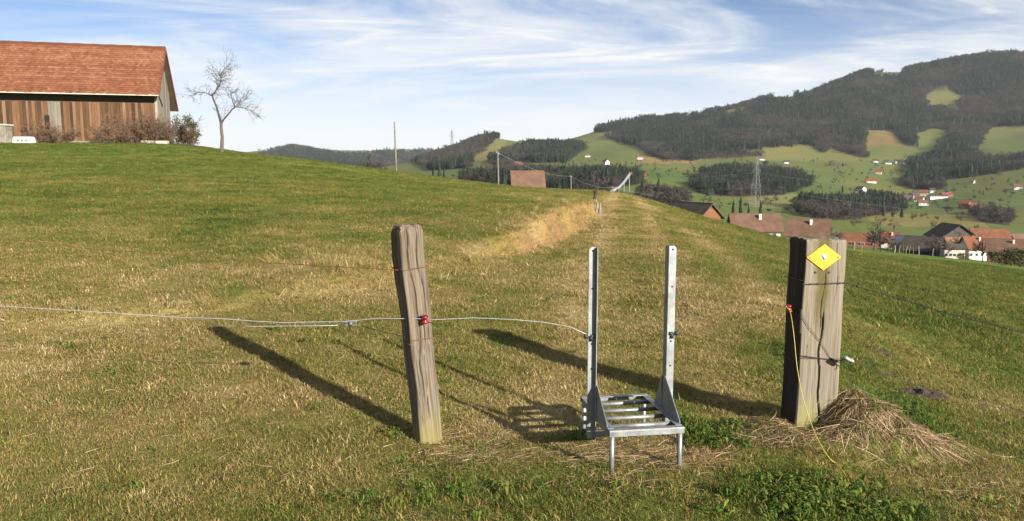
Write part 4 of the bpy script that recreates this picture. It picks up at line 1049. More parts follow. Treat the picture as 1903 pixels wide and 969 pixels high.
# yellow rope hanging from the sleeper's insulator to the grass
def rope():
    pts = [si + V(.02, -.012, -.004), si + V(.0, -.026, .0), si + V(-.008, -.01, .014), si + V(.012, -.02, -.012)] + [at(*q) for q in ((1475, 620, 4.27), (1481, 680, 4.20), (1490, 730, 4.12), (1503, 775, 4.02), (1519, 815, 3.92), (1540, 850, 3.83))]
    for q in ((1556, 874), (1570, 893), (1580, 905)):
        p = ground_px(*q); pts.append(p + V(0, 0, .03 if q[1] < 900 else .012))
    out = []
    P = [np.asarray(p) for p in pts]
    for i in range(len(P) - 1):
        a, b_, c, d = P[max(i - 1, 0)], P[i], P[i + 1], P[min(i + 2, len(P) - 1)]
        for k in range(6):
            t = k / 6; out.append(.5 * (2 * b_ + (c - a) * t + (2 * a - 5 * b_ + 4 * c - d) * t * t + (3 * b_ - a - 3 * c + d) * t ** 3))
    out.append(P[-1]); b = MB(); b.tube(out, .0018, 7)
    tag(b.build('rope', MAT['yellow_rope'], None, P[0], True), 'yellow rope hanging from the sleeper post down into the grass', 'rope')
rope()

# ---------------------------------------------------------------- hay and straw litter
def straw_mass(name, spots, label, r0=.0009):
    Vv, Ff, Bb = [], [], []
    for (x0, y0, sx, sy, n, l0, l1, lift, dirn, dspread) in spots:
        x = RNG.normal(x0, sx, n); y = RNG.normal(y0, sy, n); zz = height(x, y)
        gx = (height(x + .02, y) - height(x - .02, y)) / .04; gy = (height(x, y + .02) - height(x, y - .02)) / .04
        for i in range(n):
            slope = math.hypot(gx[i], gy[i])
            if dirn is None:
                a = math.atan2(-gy[i], -gx[i]) + RNG.normal(0, .75 if slope > .3 else 1.8)
            else: a = dirn + RNG.normal(0, dspread)
            l = RNG.uniform(l0, l1); d = V(math.cos(a), math.sin(a), 0); bend = RNG.normal(0, .9); pts = []
            p = V(x[i], y[i]); h0 = lift * RNG.uniform(0, 1)
            m = 5
            xs = []
            for k in range(m): xs.append(p.copy()); p = p + l / (m - 1) * d[:2]; a += bend / m; d = V(math.cos(a), math.sin(a), 0)
            xs = np.array(xs); gz = height(xs[:, 0], xs[:, 1]) if n < 0 else zz[i] + gx[i] * (xs[:, 0] - x[i]) + gy[i] * (xs[:, 1] - y[i])
            arch = RNG.uniform(-.15, .5) * l * .25
            for k in range(m): t = k / (m - 1); pts.append(V(xs[k, 0], xs[k, 1], gz[k] + h0 + arch * 4 * t * (1 - t) * .5 + .004))
            side = V(-math.sin(a), math.cos(a), RNG.normal(0, .5)); ribbon(Vv, Ff, Bb, pts, r0 * RNG.uniform(1.6, 3.6), unit(side), RNG.uniform() ** 1.1)
    me = mesh_np(name, Vv, Ff, MAT['straw']); q = me.attributes.new('bl', 'FLOAT', 'POINT'); q.data.foreach_set('value', np.array(Bb, np.float32))
    o = bpy.data.objects.new(name, me); COL.objects.link(o); return tag(o, label, name.replace('_', ' '), kind='stuff')
def gp(px, py): return ground_px(px, py)[:2]
def spot(px, py, sx, sy, n, l0, l1, lift, dirn=None, ds=.5):
    p = gp(px, py); return (p[0], p[1], sx, sy, n, l0, l1, lift, dirn, ds)
straw_mass('hay_heap', [(2.02, 4.42, .11, .09, 1500, .05, .22, .03, None, 0), (2.12, 4.26, .20, .11, 1900, .05, .22, .02, None, 0), (1.74, 4.20, .20, .08, 800, .06, .22, .02, None, 0), (2.28, 4.24, .12, .09, 500, .05, .2, .02, None, 0), (1.52, 4.34, .07, .07, 260, .06, .2, .02, None, 0), (1.40, 4.12, .12, .07, 320, .06, .2, .012, .3, .9)],
           'heap of dead brown hay piled against the foot of the sleeper post', .0011)
straw_mass('straw_litter', [spot(840, 850, .16, .10, 360, .05, .18, .01, .1, .7), spot(920, 815, .18, .09, 200, .05, .18, .01, .2, .7), spot(1000, 850, .18, .08, 200, .05, .2, .01, .1, .5), spot(1130, 840, .14, .08, 420, .05, .2, .012, .2, .6), spot(1210, 860, .16, .08, 520, .05, .2, .012, .1, .7),
                            spot(1290, 850, .12, .08, 200, .05, .2, .01, .1, .7), spot(1150, 900, .2, .08, 220, .05, .2, .01, .2, .8), spot(800, 815, .04, .04, 60, .06, .3, .02, .8, .5), spot(1800, 900, .24, .14, 320, .05, .2, .01, 0, 1.), spot(680, 905, .5, .3, 160, .04, .16, .02, 0, 3), spot(250, 800, .9, .5, 420, .04, .16, .02, 0, 3),
                            spot(300, 650, 1.4, .4, 360, .05, .2, .02, 0, 3), spot(1250, 700, .5, .5, 120, .04, .15, .01, 0, 3)],
           'loose pale straw strewn over the grass round the stile')

# left and back faces of the sleeper: shade painted in as near-black wood
def mat_shaded_side():
    n = NT('sleeper_shaded_side'); c = n.coord(); g = n.noise(n.mapping(c, (44, 44, 1.2)), 1., 6, .6, .1)
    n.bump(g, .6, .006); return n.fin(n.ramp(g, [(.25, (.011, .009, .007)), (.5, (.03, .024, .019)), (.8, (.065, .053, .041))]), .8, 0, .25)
_tm = [o for o in SL.children if o.name.startswith('timber')][0]; _tm.data.materials.append(mat_shaded_side())
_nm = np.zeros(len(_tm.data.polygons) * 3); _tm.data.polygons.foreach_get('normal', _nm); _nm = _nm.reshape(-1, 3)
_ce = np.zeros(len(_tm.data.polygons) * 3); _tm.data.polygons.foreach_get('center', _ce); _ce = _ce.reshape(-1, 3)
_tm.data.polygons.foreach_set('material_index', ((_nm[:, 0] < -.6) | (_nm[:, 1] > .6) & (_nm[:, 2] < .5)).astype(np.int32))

def molehill(px, py, rx, ry, h, label, seed):
    p = ground_px(px, py); n = 26; x, y = np.meshgrid(np.linspace(-1, 1, n), np.linspace(-1, 1, n)); k = np.clip(1 - (x * x + y * y) * (1 + .35 * vnoise(x * 3, y * 3, seed)), 0, 1)
    X = p[0] + x * rx; Y = p[1] + y * ry; Z = height(X, Y) + h * (k ** .8) * (1 + .55 * vnoise(x * 7, y * 7, seed)) - .012 + .012 * (k > .02)
    f = [(j * n + i, j * n + i + 1, (j + 1) * n + i + 1, (j + 1) * n + i) for j in range(n - 1) for i in range(n - 1)]
    v = np.stack([X, Y, Z], -1).reshape(-1, 3) - p
    me = mesh_np('molehill', v, f, MAT['soil'], True); o = bpy.data.objects.new('molehill', me); COL.objects.link(o); o.location = tuple(p); tag(o, label, 'molehill')
MAT['soil'] = m_plain('dark_soil', (.045, .032, .022), .95, 0, .5, 40, .8)
molehill(1722, 737, .20, .13, .045, 'dark patch of scuffed earth below the lower right wire', 5)
molehill(1640, 655, .13, .10, .03, 'small dark earth mound just right of the egg insulator', 6)
# ---------------------------------------------------------------- old barn on the brow
def build_barn():
    th = math.radians(-15); gd = V(math.sin(th), math.cos(th), 0)          # gable runs back this way
    ld = V(-math.cos(th), math.sin(th), 0)                                   # the long front runs to the left, slightly nearer
    c0 = at(294, 266, 65.0); c0[2] = 3.45                                     # front corner by the gable
    LEN, DEP = 24.0, 7.4
    B = empty('barn', c0, 'old timber barn with red tiled roof on top of the slope', 'barn')
    up = V(0, 0, 1)
    eave_z = 7.30; ridge_z = 11.6; out = 1.15; pitch = (ridge_z - eave_z) / (DEP / 2 + out)
    wall_top = eave_z + pitch * out
    base = c0[2] - .6
    ax_f = (ld, -gd, up)
    def P(s, d, z): q = c0 + ld * s + gd * d; return V(q[0], q[1], z)
    # inner shell, so no light leaks between the boards
    b = MB(); pr = [(P(.12, .12, base)), P(.12, DEP - .12, base), P(.12, DEP - .12, wall_top - .3), P(.12, DEP / 2, ridge_z - .45), P(.12, .12, wall_top - .3)]
    b.prism(pr, ld * (LEN - .24)); b.build('inner_wall', MAT['dark_board'], B)
    # front boards, one by one
    s = 0.0; k = 0; rs = np.random.default_rng(4)
    door0, door1 = 7.05, 7.85
    while s < LEN - .05:
        w = min(rs.uniform(.17, .27), LEN - s)
        m = 'barn_board'
        if door0 - .05 < s < door1: m = 'grey_board'
        zb = base + .55 + rs.uniform(.0, .12); zt = eave_z - .62 + rs.uniform(-.04, .04)
        if 7.85 < s < 8.25: zb = base + 2.6                                     # dark slit beside the door
        if 9.3 < s < 9.6: zb = base + 1.5
        b = MB(); t = rs.uniform(.022, .03); b.box(P(s + w / 2, .09 - t / 2 - rs.uniform(0, .025), (zb + zt) / 2), (w - .014, t, zt - zb), ax_f); b.build('board', MAT[m], B); s += w; k += 1
    b = MB(); b.box(P(LEN / 2, .10, (eave_z - .62 + wall_top) / 2), (LEN - .3, .03, wall_top - eave_z + .5), ax_f); b.build('eave_shade_boards', MAT['dark_board'], B)  # dark strip added below the eave, painting in its shadow band
    b = MB(); b.box(P(LEN / 2, .06, base + .45), (LEN - .02, .30, .62), ax_f); b.build('plinth', MAT['plaster'], B)
    # gable boards
    d = 0.0
    while d < DEP - .05:
        w = min(rs.uniform(.2, .3), DEP - d); dm = d + w / 2
        zt = min(wall_top + pitch * dm, wall_top + pitch * (DEP - dm)) - .22
        b = MB(); t = .025; b.box(P(.08 - rs.uniform(0, .02), dm, (base + .55 + zt) / 2), (w - .014, t, zt - base - .55), (gd, ld, up)); b.build('gable_board', MAT['grey_board'], B); d += w
    b = MB(); b.box(P(.06, DEP / 2, base + .45), (DEP + .2, .28, 1.3), (gd, ld, up)); b.build('gable_plinth', MAT['plaster'], B)
    # corner posts, a brace on the gable
    b = MB(); b.box(P(.0, .0, (base + wall_top) / 2), (.2, .2, wall_top - base - .3), ax_f); b.build('corner_post', MAT['grey_board'], B)
    b = MB(); b.beam(P(.02, 1.2, wall_top - .7), P(.02, 3.2, wall_top - 1.6), .06, .16); b.build('brace', MAT['dark_board'], B)
    # roof: deck, then courses of tiles
    ov = .4
    for sgn, dz in ((0, 0), (1, .6)):
        drop = dz
        run = DEP / 2 + out + drop
        y_e = -out if sgn == 0 else DEP + out + drop
        z_e = eave_z if sgn == 0 else eave_z - pitch * drop
        a = P(-ov, y_e, z_e); r0 = P(-ov, DEP / 2, ridge_z)
        nrm = unit(np.cross(ld, r0 - a)); nrm = nrm if nrm[2] > 0 else -nrm
        b = MB(); b.prism([a, r0, r0 - nrm * .16, a - nrm * .16], ld * (LEN + 2 * ov)); deck = b.build('roof_deck', MAT['dark_board'], B)
        # tiles
        sl = r0 - a; slen = np.linalg.norm(sl); sd = sl / slen; ch = .29; nt_ = int(slen / ch); tw = .24; nl = int((LEN + 2 * ov) / tw)
        vs, fs, bl = [], [], []
        for i in range(nt_ + 1):
            rowt = rs.uniform(-.24, .24)
            for j in range(nl):
                if sgn == 1 and j > 30: break
                p = a + sd * (i * ch - .05 + rs.normal(0, .012)) + ld * (j * tw + (tw / 2 if i % 2 else 0) + rs.normal(0, .006)) + nrm * (.055 + abs(rs.normal(0, .008)))
                e = sd * min(ch * 1.25, slen - i * ch + .08); q = [p, p + ld * (tw - .012), p + ld * (tw - .012) + e - nrm * .045, p + e - nrm * .045]
                lo = [v_ - nrm * .022 for v_ in q[:2]]
                o = len(vs); vs += q + lo; fs += [(o, o + 1, o + 2, o + 3), (o, o + 4, o + 5, o + 1)]; bl += [min(1, max(0, .5 + rowt + rs.normal(0, .15)))] * 6
        me = mesh_np('roof_tiles', np.array(vs) - c0, fs, MAT['barn_tiles']); at_ = me.attributes.new('bl', 'FLOAT', 'POINT'); at_.data.foreach_set('value', np.array(bl, np.float32))
        o = bpy.data.objects.new('roof_tiles', me); COL.objects.link(o); o.parent = B; o['kind'] = 'stuff'
        b = MB(); b.prism([a - ld * .03 - nrm * .2, r0 - ld * .03 - nrm * .2, r0 - ld * .03 + nrm * .06, a - ld * .03 + nrm * .06], -ld * -.05); b.build('verge_board', MAT['roof_red'], B)
        b = MB(); b.beam(a - nrm * .06, a + ld * (LEN + 2 * ov) - nrm * .06, .12, .1); b.build('gutter', MAT['wall_cream'] if sgn == 0 else MAT['grey_board'], B)
    b = MB()
    rz = [P(-ov + .35 * i, DEP / 2, ridge_z + .06 + .012 * math.sin(i * 1.7)) for i in range(int((LEN + 2 * ov) / .35) + 1)]
    b.tube(rz, .13, 8); b.build('ridge_tiles', MAT['barn_tiles'], B, None, True)
    # openings
    b = MB(); b.box(P(8.08, .03, base + 1.7), (.34, .03, 2.1), ax_f); b.build('door_gap', MAT['black'], B)
    return P, ax_f, c0
BP, B_AX, B_C0 = build_barn()

def ground_on(px, py, Y): p = at(px, py, Y); p[2] = height1(p[0], p[1]); return p

# things in front of the barn
p = ground_on(45, 264, 61.2)
t = empty('water_trough', p, 'white trough with dark holes standing in front of the barn', 'trough')
b = MB(); L_, W_, H_ = 1.65, .5, .48
for s in (-1, 1):
    b.prism([p + V(-L_ / 2 * (1), s * W_ / 2 - .03, -.05), p + V(L_ / 2, s * W_ / 2 - .03, -.05), p + V(L_ / 2 - .18, s * W_ / 2 - .03, H_), p + V(-L_ / 2 + .18, s * W_ / 2 - .03, H_)], (0, .06, 0))
b.box(p + V(0, 0, .04), (L_ - .1, W_ - .08, .08)); b.box(p + V(0, 0, H_ - .06), (L_ - .5, W_ - .07, .06))
for s in (-1, 1): b.prism([p + V(s * (L_ / 2 - .01), -W_ / 2 + .04, -.05), p + V(s * (L_ / 2 - .01), W_ / 2 - .04, -.05), p + V(s * (L_ / 2 - .17), W_ / 2 - .04, H_), p + V(s * (L_ / 2 - .17), -W_ / 2 + .04, H_)], (-s * .05, 0, 0))
b.build('tub', MAT['wall_white'], t)
for x in (-.32, 0, .32):
    b = MB(); b.lathe(p + V(x, -W_ / 2 - .031, .2), (0, -1, 0), [(0, .075), (.006, .07)], 12); b.build('hole', MAT['black'], t)
p = ground_on(4, 263, 60.6)
b = MB(); b.box(p + V(0, 0, .62), (1.15, .9, 1.35)); blk = empty('masonry_block', p, 'pale plastered masonry block with a slab lid beside the trough', 'block')
b.build('masonry', MAT['plaster'], blk, None, False, .04)
b = MB(); b.box(p + V(0, 0, 1.37), (1.35, 1.05, .13)); b.build('slab', MAT['stone'], blk, None, False, .03)
for i, (px, L_) in enumerate(((276, 1.0), (302, .9))):
    p = ground_on(px, 269, 63.2); b = MB(); b.box(p + V(0, 0, .1), (L_, .6, .3), (unit(V(1, .1 * i, 0)), unit(V(-.1 * i, 1, 0)), V(0, 0, 1)))
    o = b.build('stone_slab', MAT['stone'], None, p, False, .05); tag(o, ['pale stone slab lying left of the other by the barn corner', 'pale stone slab lying under the barn gable corner'][i], 'stone', kind='thing')

# ---------------------------------------------------------------- trees and shrubs near the barn
def grow(mb, p, d, L_, r, depth, rs, up=.12, spread=.6, wig=.18, kids=(2, 4), shrink=.66, minr=.004):
    n = 4; pts = [p]; rad = [r]; q = p.copy(); dd = unit(d)
    for k in range(n):
        dd = unit(dd + rs.normal(size=3) * wig + V(0, 0, up)); q = q + dd * L_ / n; pts.append(q); rad.append(max(r * (1 - .55 * (k + 1) / n), minr))
    mb.tube(pts, rad, 5 if r > .03 else 3, False)
    if depth <= 0: return
    for k in range(rs.integers(*kids)):
        i = rs.integers(1, n + 1); base = pts[i]; e = unit(np.cross(dd, rs.normal(size=3)))
        grow(mb, base, unit(dd * .75 + e * spread * rs.uniform(.6, 1.5)), L_ * shrink * rs.uniform(.7, 1.15), max(rad[i] * .72, minr), depth - 1, rs, up, spread, wig, kids, shrink, minr)

def fruit_tree():
    Y = 57.0; rs = np.random.default_rng(15)
    def q(px, py, dy=0): return at(px, py, Y + dy)
    p0 = ground_on(412, 279, Y)
    T = empty('bare_tree', p0, 'bare fruit tree with forked trunk standing alone on the crest by the barn', 'tree')
    b = MB(); b.tube([p0 - V(0, 0, .2), p0 + V(0, 0, .05), q(413, 255), q(411, 238), q(411, 230)], [.17, .14, .115, .105, .11], 10, False); b.build('trunk', MAT['bark_pale'], T, None, True)
    c = MB()
    limbs = [([(411, 231), (407, 215), (403, 200), (397, 186), (394, 178)], .085, .05, 0), ([(411, 231), (416, 222), (425, 212), (431, 204), (437, 199)], .075, .05, .3),
             ([(394, 178), (402, 168), (408, 158), (411, 146), (411, 136), (420, 126), (428, 118)], .05, .012, -.2), ([(394, 178), (386, 174), (376, 172), (366, 173), (354, 179)], .035, .01, .5),
             ([(405, 163), (401, 152), (403, 143), (396, 130)], .028, .008, .3), ([(437, 199), (432, 188), (430, 178), (428, 168)], .035, .01, -.4), ([(437, 199), (447, 200), (457, 202), (467, 206), (479, 214)], .04, .01, .4), ([(437, 199), (446, 190), (455, 186), (461, 180)], .03, .008, .8), ([(411, 146), (419, 141), (427, 139)], .025, .008, -.6)]
    for pts, r0, r1, dy in limbs:
        m = len(pts); w = [q(a, b_, dy * k / (m - 1)) for k, (a, b_) in enumerate(pts)]
        c.tube(w, [r0 + (r1 - r0) * k / (m - 1) for k in range(m)], 6, False)
        for k in range(1, m):
            for j in range(4 if r0 < .07 else 1):
                d = unit(w[k] - w[k - 1]); e = unit(np.cross(d, rs.normal(size=3))); s = w[k - 1] + (w[k] - w[k - 1]) * rs.uniform(.2, 1)
                grow(c, s, unit(d * .6 + e), rs.uniform(.45, 1.0), .016, 2, rs, .06, .8, .2, (2, 4), .62, .0055)
    c.build('crown', MAT['bark'], T)
fruit_tree()

def twig_shrub(name, p, w, h, n, label, mat='twig', seed=1, r=.02, group=None, cat='shrub'):
    rs = np.random.default_rng(seed); c = MB()
    for k in range(n):
        a = rs.uniform(0, 6.28); s = p + V(rs.uniform(-.5, .5) * w * .7, rs.normal(0, .25), -.1); d = unit(V(math.cos(a) * .7, math.sin(a) * .3, rs.uniform(.6, 1.3)))
        grow(c, s, d, h * rs.uniform(.35, .7), r, 3, rs, .02, .7, .25, (2, 5), .7, .010)
    o = c.build(name, MAT[mat], None, p); tag(o, label, cat, group); return o
twig_shrub('bare_shrub', ground_on(85, 264, 61.5), 2.8, 1.9, 26, 'tangled leafless shrub beside the white trough', seed=2)
twig_shrub('bare_shrub', ground_on(115, 265, 62), 1.6, 1.5, 14, 'small leafless shrub between the trough and the barn door', seed=3)
twig_shrub('bare_shrub', ground_on(232, 267, 62.6), 2.4, 2.7, 28, 'tall leafless brown shrub against the barn boards', seed=4)
twig_shrub('bare_shrub', ground_on(268, 268, 63.0), 2.4, 2.9, 32, 'dense leafless brown shrub at the barn corner behind the stone slabs', seed=5)
twig_shrub('bare_shrub', ground_on(200, 266, 62.6), 1.0, 1.6, 8, 'thin leafless stems left of the tall brown shrub', 'bark_pale', seed=6)

def leaf_cloud(name, p, rx, ry, h, n, size, mat, label, seed, cat='shrub', stems=True, group=None, flat=.0):
    rs = np.random.default_rng(seed); T = empty(name, p, label, cat, group)
    if stems:
        c = MB()
        for k in range(9):
            a = rs.uniform(0, 6.28); grow(c, p + V(rs.normal(0, rx * .15), rs.normal(0, ry * .15), -.1), V(math.cos(a) * .5 * rx / h, math.sin(a) * .4, .9), h * .6, max(.012 * h, .008), 2, rs, .03, .6, .2, (2, 4), .6, .006)
        c.build('stems', MAT['bark'], T)
    # leaves gathered in clumps
    vs, fs, bl = [], [], []; nc = max(10, n // 60)
    cen = []
    while len(cen) < nc:
        q = rs.uniform(-1, 1, 3)
        if q @ q < 1 and (q @ q > .25 or rs.uniform() < .4): cen.append(q)
    for k in range(n):
        q = cen[rs.integers(nc)] + rs.normal(0, .16, 3); w = p + V(q[0] * rx, q[1] * ry, h * (.5 + .5 * q[2] * (1 - flat)))
        a = unit(rs.normal(size=3)); c_ = unit(np.cross(a, rs.normal(size=3))); s = size * rs.uniform(.5, 1.4); o = len(vs)
        vs += [w - a * s, w + c_ * s * .45, w + a * s, w - c_ * s * .45]; fs.append((o, o + 1, o + 2, o + 3)); bl += [rs.uniform()] * 4
    me = mesh_np('foliage', np.array(vs) - p, fs, MAT[mat]); a = me.attributes.new('bl', 'FLOAT', 'POINT'); a.data.foreach_set('value', np.array(bl, np.float32))
    o = bpy.data.objects.new('foliage', me); COL.objects.link(o); o.parent = T; return T
leaf_cloud('evergreen_shrub', ground_on(352, 270, 66), 0.8, .8, 2.3, 1700, .085, 'shrub', 'dark leafy shrub growing behind the barn gable', 11)
leaf_cloud('evergreen_shrub', ground_on(338, 270, 69), 1.0, 1.0, 2.6, 1300, .085, 'shrub', 'taller leafy shrub touching the back of the barn gable', 12)
twig_shrub('bare_shrub', ground_on(335, 269, 65.0), 1.6, 2.4, 26, 'leafless orange brown shrub in front of the leafy gable shrubs', seed=8)

# ---------------------------------------------------------------- wooden poles with their wires
def pole(px, py_top, py_base, Y, r, label, arm=.0):
    top = at(px, py_top, Y); x = top[0]; g = height1(x, Y); p = V(x, Y, g)
    T = empty('utility_pole', p, label, 'utility pole', 'wooden poles of the overhead line')
    lean = .02 * (top[2] - g)
    b = MB(); b.tube([p + V(lean, 0, -.8), p + V(lean * .5, 0, (top[2] - g) * .5), V(top[0], top[1], top[2])], [r * 1.2, r * 1.05, r * .85], 10); b.build('pole', MAT['pole'], T, None, True)
    for s in (-1, 1):
        q = V(top[0], top[1], top[2] - .35 - .25 * (s > 0)); b = MB(); b.tube([q, q + V(s * .18, 0, 0), q + V(s * .2, 0, .12)], .025, 5); b.lathe(q + V(s * .2, 0, .08), (0, 0, 1), [(0, .05), (.06, .06), (.12, .035)], 8); b.build('insulator', MAT['wall_white'], T)
    return top
pt = [pole(733, 227, 318, 100, .11, 'tall wooden utility pole rising alone behind the meadow crest'), pole(925, 281, 345, 150, .13, 'wooden utility pole beside the brown roofed shed'), pole(1061, 326, 356, 235, .16, 'short looking utility pole beyond the path crest'), pole(1138, 347, 372, 300, .16, 'far utility pole near the ski jump')]
for i in (1, 2):
    wire_obj('overhead_wire', [sag(pt[i] - V(0, 0, .3), pt[i + 1] - V(0, 0, .3), 1.2, 20)], 'cable', ['', 'thin overhead wire between the pole at the brown shed and the next', 'thin overhead wire from the short pole to the pole near the ski jump'][i], .02, cat='wire')
wire_obj('overhead_wire', [sag(pt[3] - V(0, 0, .3), at(1420, 384, 420), 2.0, 20)], 'cable', 'thin overhead wire running right from the pole near the ski jump', .025, cat='wire')
# ---------------------------------------------------------------- houses
def house(px, ridge_py, Y, L_, W_, hr, yaw, wall, roof, label, name='house', ov=.6, wins=(), chimney=0, gable=None, group=None, cat='house', hw=None, door=True, base=None, half=None):
    """gabled house; local x along the ridge, local -y is its front. wins: (face, along -1..1, height above base, w, h)"""
    top = at(px, ridge_py, Y) if ridge_py is not None else None
    x = top[0] if top is not None else at(px, 300, Y)[0]
    g = height1(x, Y) if base is None else base
    if top is None: top = V(x, Y, g + hw + hr)
    rz = top[2] - g; hw_ = rz - hr
    if hw_ < 1.6: g = top[2] - hr - 1.6; hw_ = 1.6
    root = empty(name, (x, Y, g), label, cat, group); root.rotation_euler = (0, 0, yaw)
    hx, hy = L_ / 2, W_ / 2; dn = 1.2
    b = MB(); gp_ = [V(-hx, -hy, -dn), V(-hx, hy, -dn), V(-hx, hy, hw_), V(-hx, 0, hw_ + hr * .985 - .05), V(-hx, -hy, hw_)]
    b.prism(gp_, (L_, 0, 0)); mb_local(b, 'wall', MAT[wall], root)
    if gable:
        for s in (-1, 1):
            b = MB(); b.prism([V(s * (hx + .02), -hy, hw_ - .3), V(s * (hx + .02), hy, hw_ - .3), V(s * (hx + .02), hy, hw_), V(s * (hx + .02), 0, hw_ + hr - .1), V(s * (hx + .02), -hy, hw_)], (s * .05, 0, 0)); mb_local(b, 'gable', MAT[gable], root)
    b = MB(); pt_ = hr / hy; t = .22
    for s in (-1, 1):
        e = V(0, s * (hy + ov), hw_ - pt_ * ov); n = unit(V(0, s * hr, hy)); r = V(0, 0, hw_ + hr)
        b.prism([e + V(-hx - ov, 0, 0) + n * .02, r + V(-hx - ov, 0, 0) + n * .02, r + V(-hx - ov, 0, 0) + n * t, e + V(-hx - ov, 0, 0) + n * t], (L_ + 2 * ov, 0, 0))
    rf = mb_local(b, 'roof', MAT[roof], root)
    b = MB(); b.tube([V(-hx - ov, 0, hw_ + hr + .2), V(hx + ov, 0, hw_ + hr + .2)], .16, 6); mb_local(b, 'ridge', MAT[roof], rf)
    if chimney:
        cx = chimney * hx * .5; b = MB(); b.box((cx, -hy * .35, hw_ + hr * .65 + .6), (.55, .55, 1.5)); ch = mb_local(b, 'chimney', MAT['wall_white'], rf)
    for face, al, z, w, h in wins:
        if face in ('f', 'b'): s = -1 if face == 'f' else 1; c = V(al * hx, s * (hy + .02), z); sz = (w, .08, h)
        else: s = -1 if face == 'l' else 1; c = V(s * (hx + .085 if gable else hx + .02), al * hy, z); sz = (.08, w, h)
        b = MB(); b.box(c, sz); wn = mb_local(b, 'window', MAT['wall_white'], root)
        d = V(0, -1 if face == 'f' else 1, 0) if face in 'fb' else V(-1 if face == 'l' else 1, 0, 0)
        b = MB(); b.box(c + d * .02, tuple(max(q - .16, .02) if q > .1 else .07 for q in sz)); mb_local(b, 'pane', MAT['glass'], wn)
    return root

def wrow(face, n, z, w=1.0, h=1.2, a=.75): return [(face, -a + 2 * a * k / max(n - 1, 1), z, w, h) for k in range(n)]
R = math.radians
HM = 'houses of the hamlet below the meadow'
house(980, 320, 165, 6.4, 6.5, 3.6, R(4), 'wall_dark', 'roof_brown', 'shed with plain brown roof rising behind the meadow crest', 'shed', .4, cat='shed')
house(1288, 379, 150, 9, 5.5, 2.3, R(-58), 'wall_orange', 'roof_dark', 'orange boarded barn gable peeking over the grassy edge', 'barn', .6, [('l', 0, 2.6, .8, .8)], cat='barn', gable='wall_orange')
house(1402, 399, 185, 10.5, 8, 3.3, R(-6), 'wall_white', 'roof_brown', 'house with broad brown roof and short white chimney', 'house', .7, wrow('f', 4, 1.6), .4, group=HM)
house(1503, 409, 185, 8.6, 8, 3.3, R(-24), 'wall_white', 'roof_brown', 'house with grey gable and brown roof behind the sleeper post', 'house', .7, wrow('f', 3, 3.0) + [('l', 0, 4, 1, 1.2)], .3, 'wall_grey', HM)
house(1597, 435, 285, 12, 9, 4.0, R(-28), 'wall_cream', 'roof_orange', 'barn with orange roof and dark open gable', 'barn', .8, wrow('f', 4, 2.2, 1.2, 1.6), 0, 'wall_dark', HM, 'barn')
house(1655, 433, 300, 5.6, 6.5, 3.0, R(-30), 'wall_white', 'roof_red', 'small white house with red roof and rows of windows', 'house', .5, wrow('f', 3, 2.2, .9, 1.1) + wrow('f', 3, 4.6, .9, 1.1) + wrow('l', 2, 3.0, .9, 1.1, .4), .5, None, HM)
house(1692, 440, 280, 9, 8, 3.6, R(-50), 'wall_grey', 'roof_blue', 'barn with slate blue roof left of the dark barn', 'barn', .8, [], 0, 'wall_dark', HM, 'barn')
house(1718, 441, 272, 11, 9.5, 3.9, R(-42), 'wall_dark', 'roof_dark', 'low dark timber barn beside the slate blue roof', 'barn', .9, [('l', 0, 2, 2.0, 2.2)], 0, 'wall_dark', HM, 'barn')
house(1768, 417, 335, 12, 14, 4.6, R(-88), 'wall_wood', 'roof_dark', 'big dark barn with wide gable under black eaves', 'barn', 1.2, [('l', -.4, 4, 1.2, 1.4), ('l', .1, 4, 1.2, 1.4), ('l', .5, 4, 1.2, 1.4), ('l', 0, 7, 1.0, 1.2)], 0, 'wall_dark', HM, 'barn')
house(1838, 427, 330, 13, 12, 4.6, R(-14), 'wall_wood', 'roof_orange', 'long house under a bright orange tiled roof', 'house', .9, wrow('f', 4, 3), .0, None, HM)
house(1811, 441, 270, 7.0, 8, 3.6, R(-4), 'wall_white', 'roof_orange', 'white house with bright orange roof in front of the hamlet', 'house', .6, wrow('f', 4, 2.0, .9, 1.1), .6, None, HM)
house(1770, 455, 262, 6.5, 4.5, 1.3, R(-8), 'wall_cream', 'roof_dark', 'long low cream shed with dark openings in front of the dark barn', 'shed', .3, wrow('f', 5, 1.4, 1.1, 1.0, .8), 0, None, HM, 'shed')
house(1876, 446, 240, 11, 9, 3.3, R(-30), 'wall_wood', 'roof_brown', 'brown roofed house at the right end of the hamlet', 'house', .8, wrow('f', 3, 2.4) + [('l', .2, 3, 1, 1.2)], .4, 'wall_dark', HM)
house(1895, 436, 330, 10, 9, 3.6, R(20), 'wall_cream', 'roof_brown', 'house with pale wall and brown roof at the back right of the hamlet', 'house', .7, wrow('f', 3, 3), 0, None, HM)
house(1745, 447, 300, 7, 6, 2.6, R(15), 'wall_cream', 'roof_brown', 'small cream cottage between the two dark barns', 'house', .5, wrow('f', 2, 2), .4, None, HM)
house(1845, 428, 360, 10, 9, 4, R(60), 'wall_cream', 'roof_orange', 'house with orange roof turned crosswise behind the long house', 'house', .7, wrow('l', 2, 3), .0, None, HM)

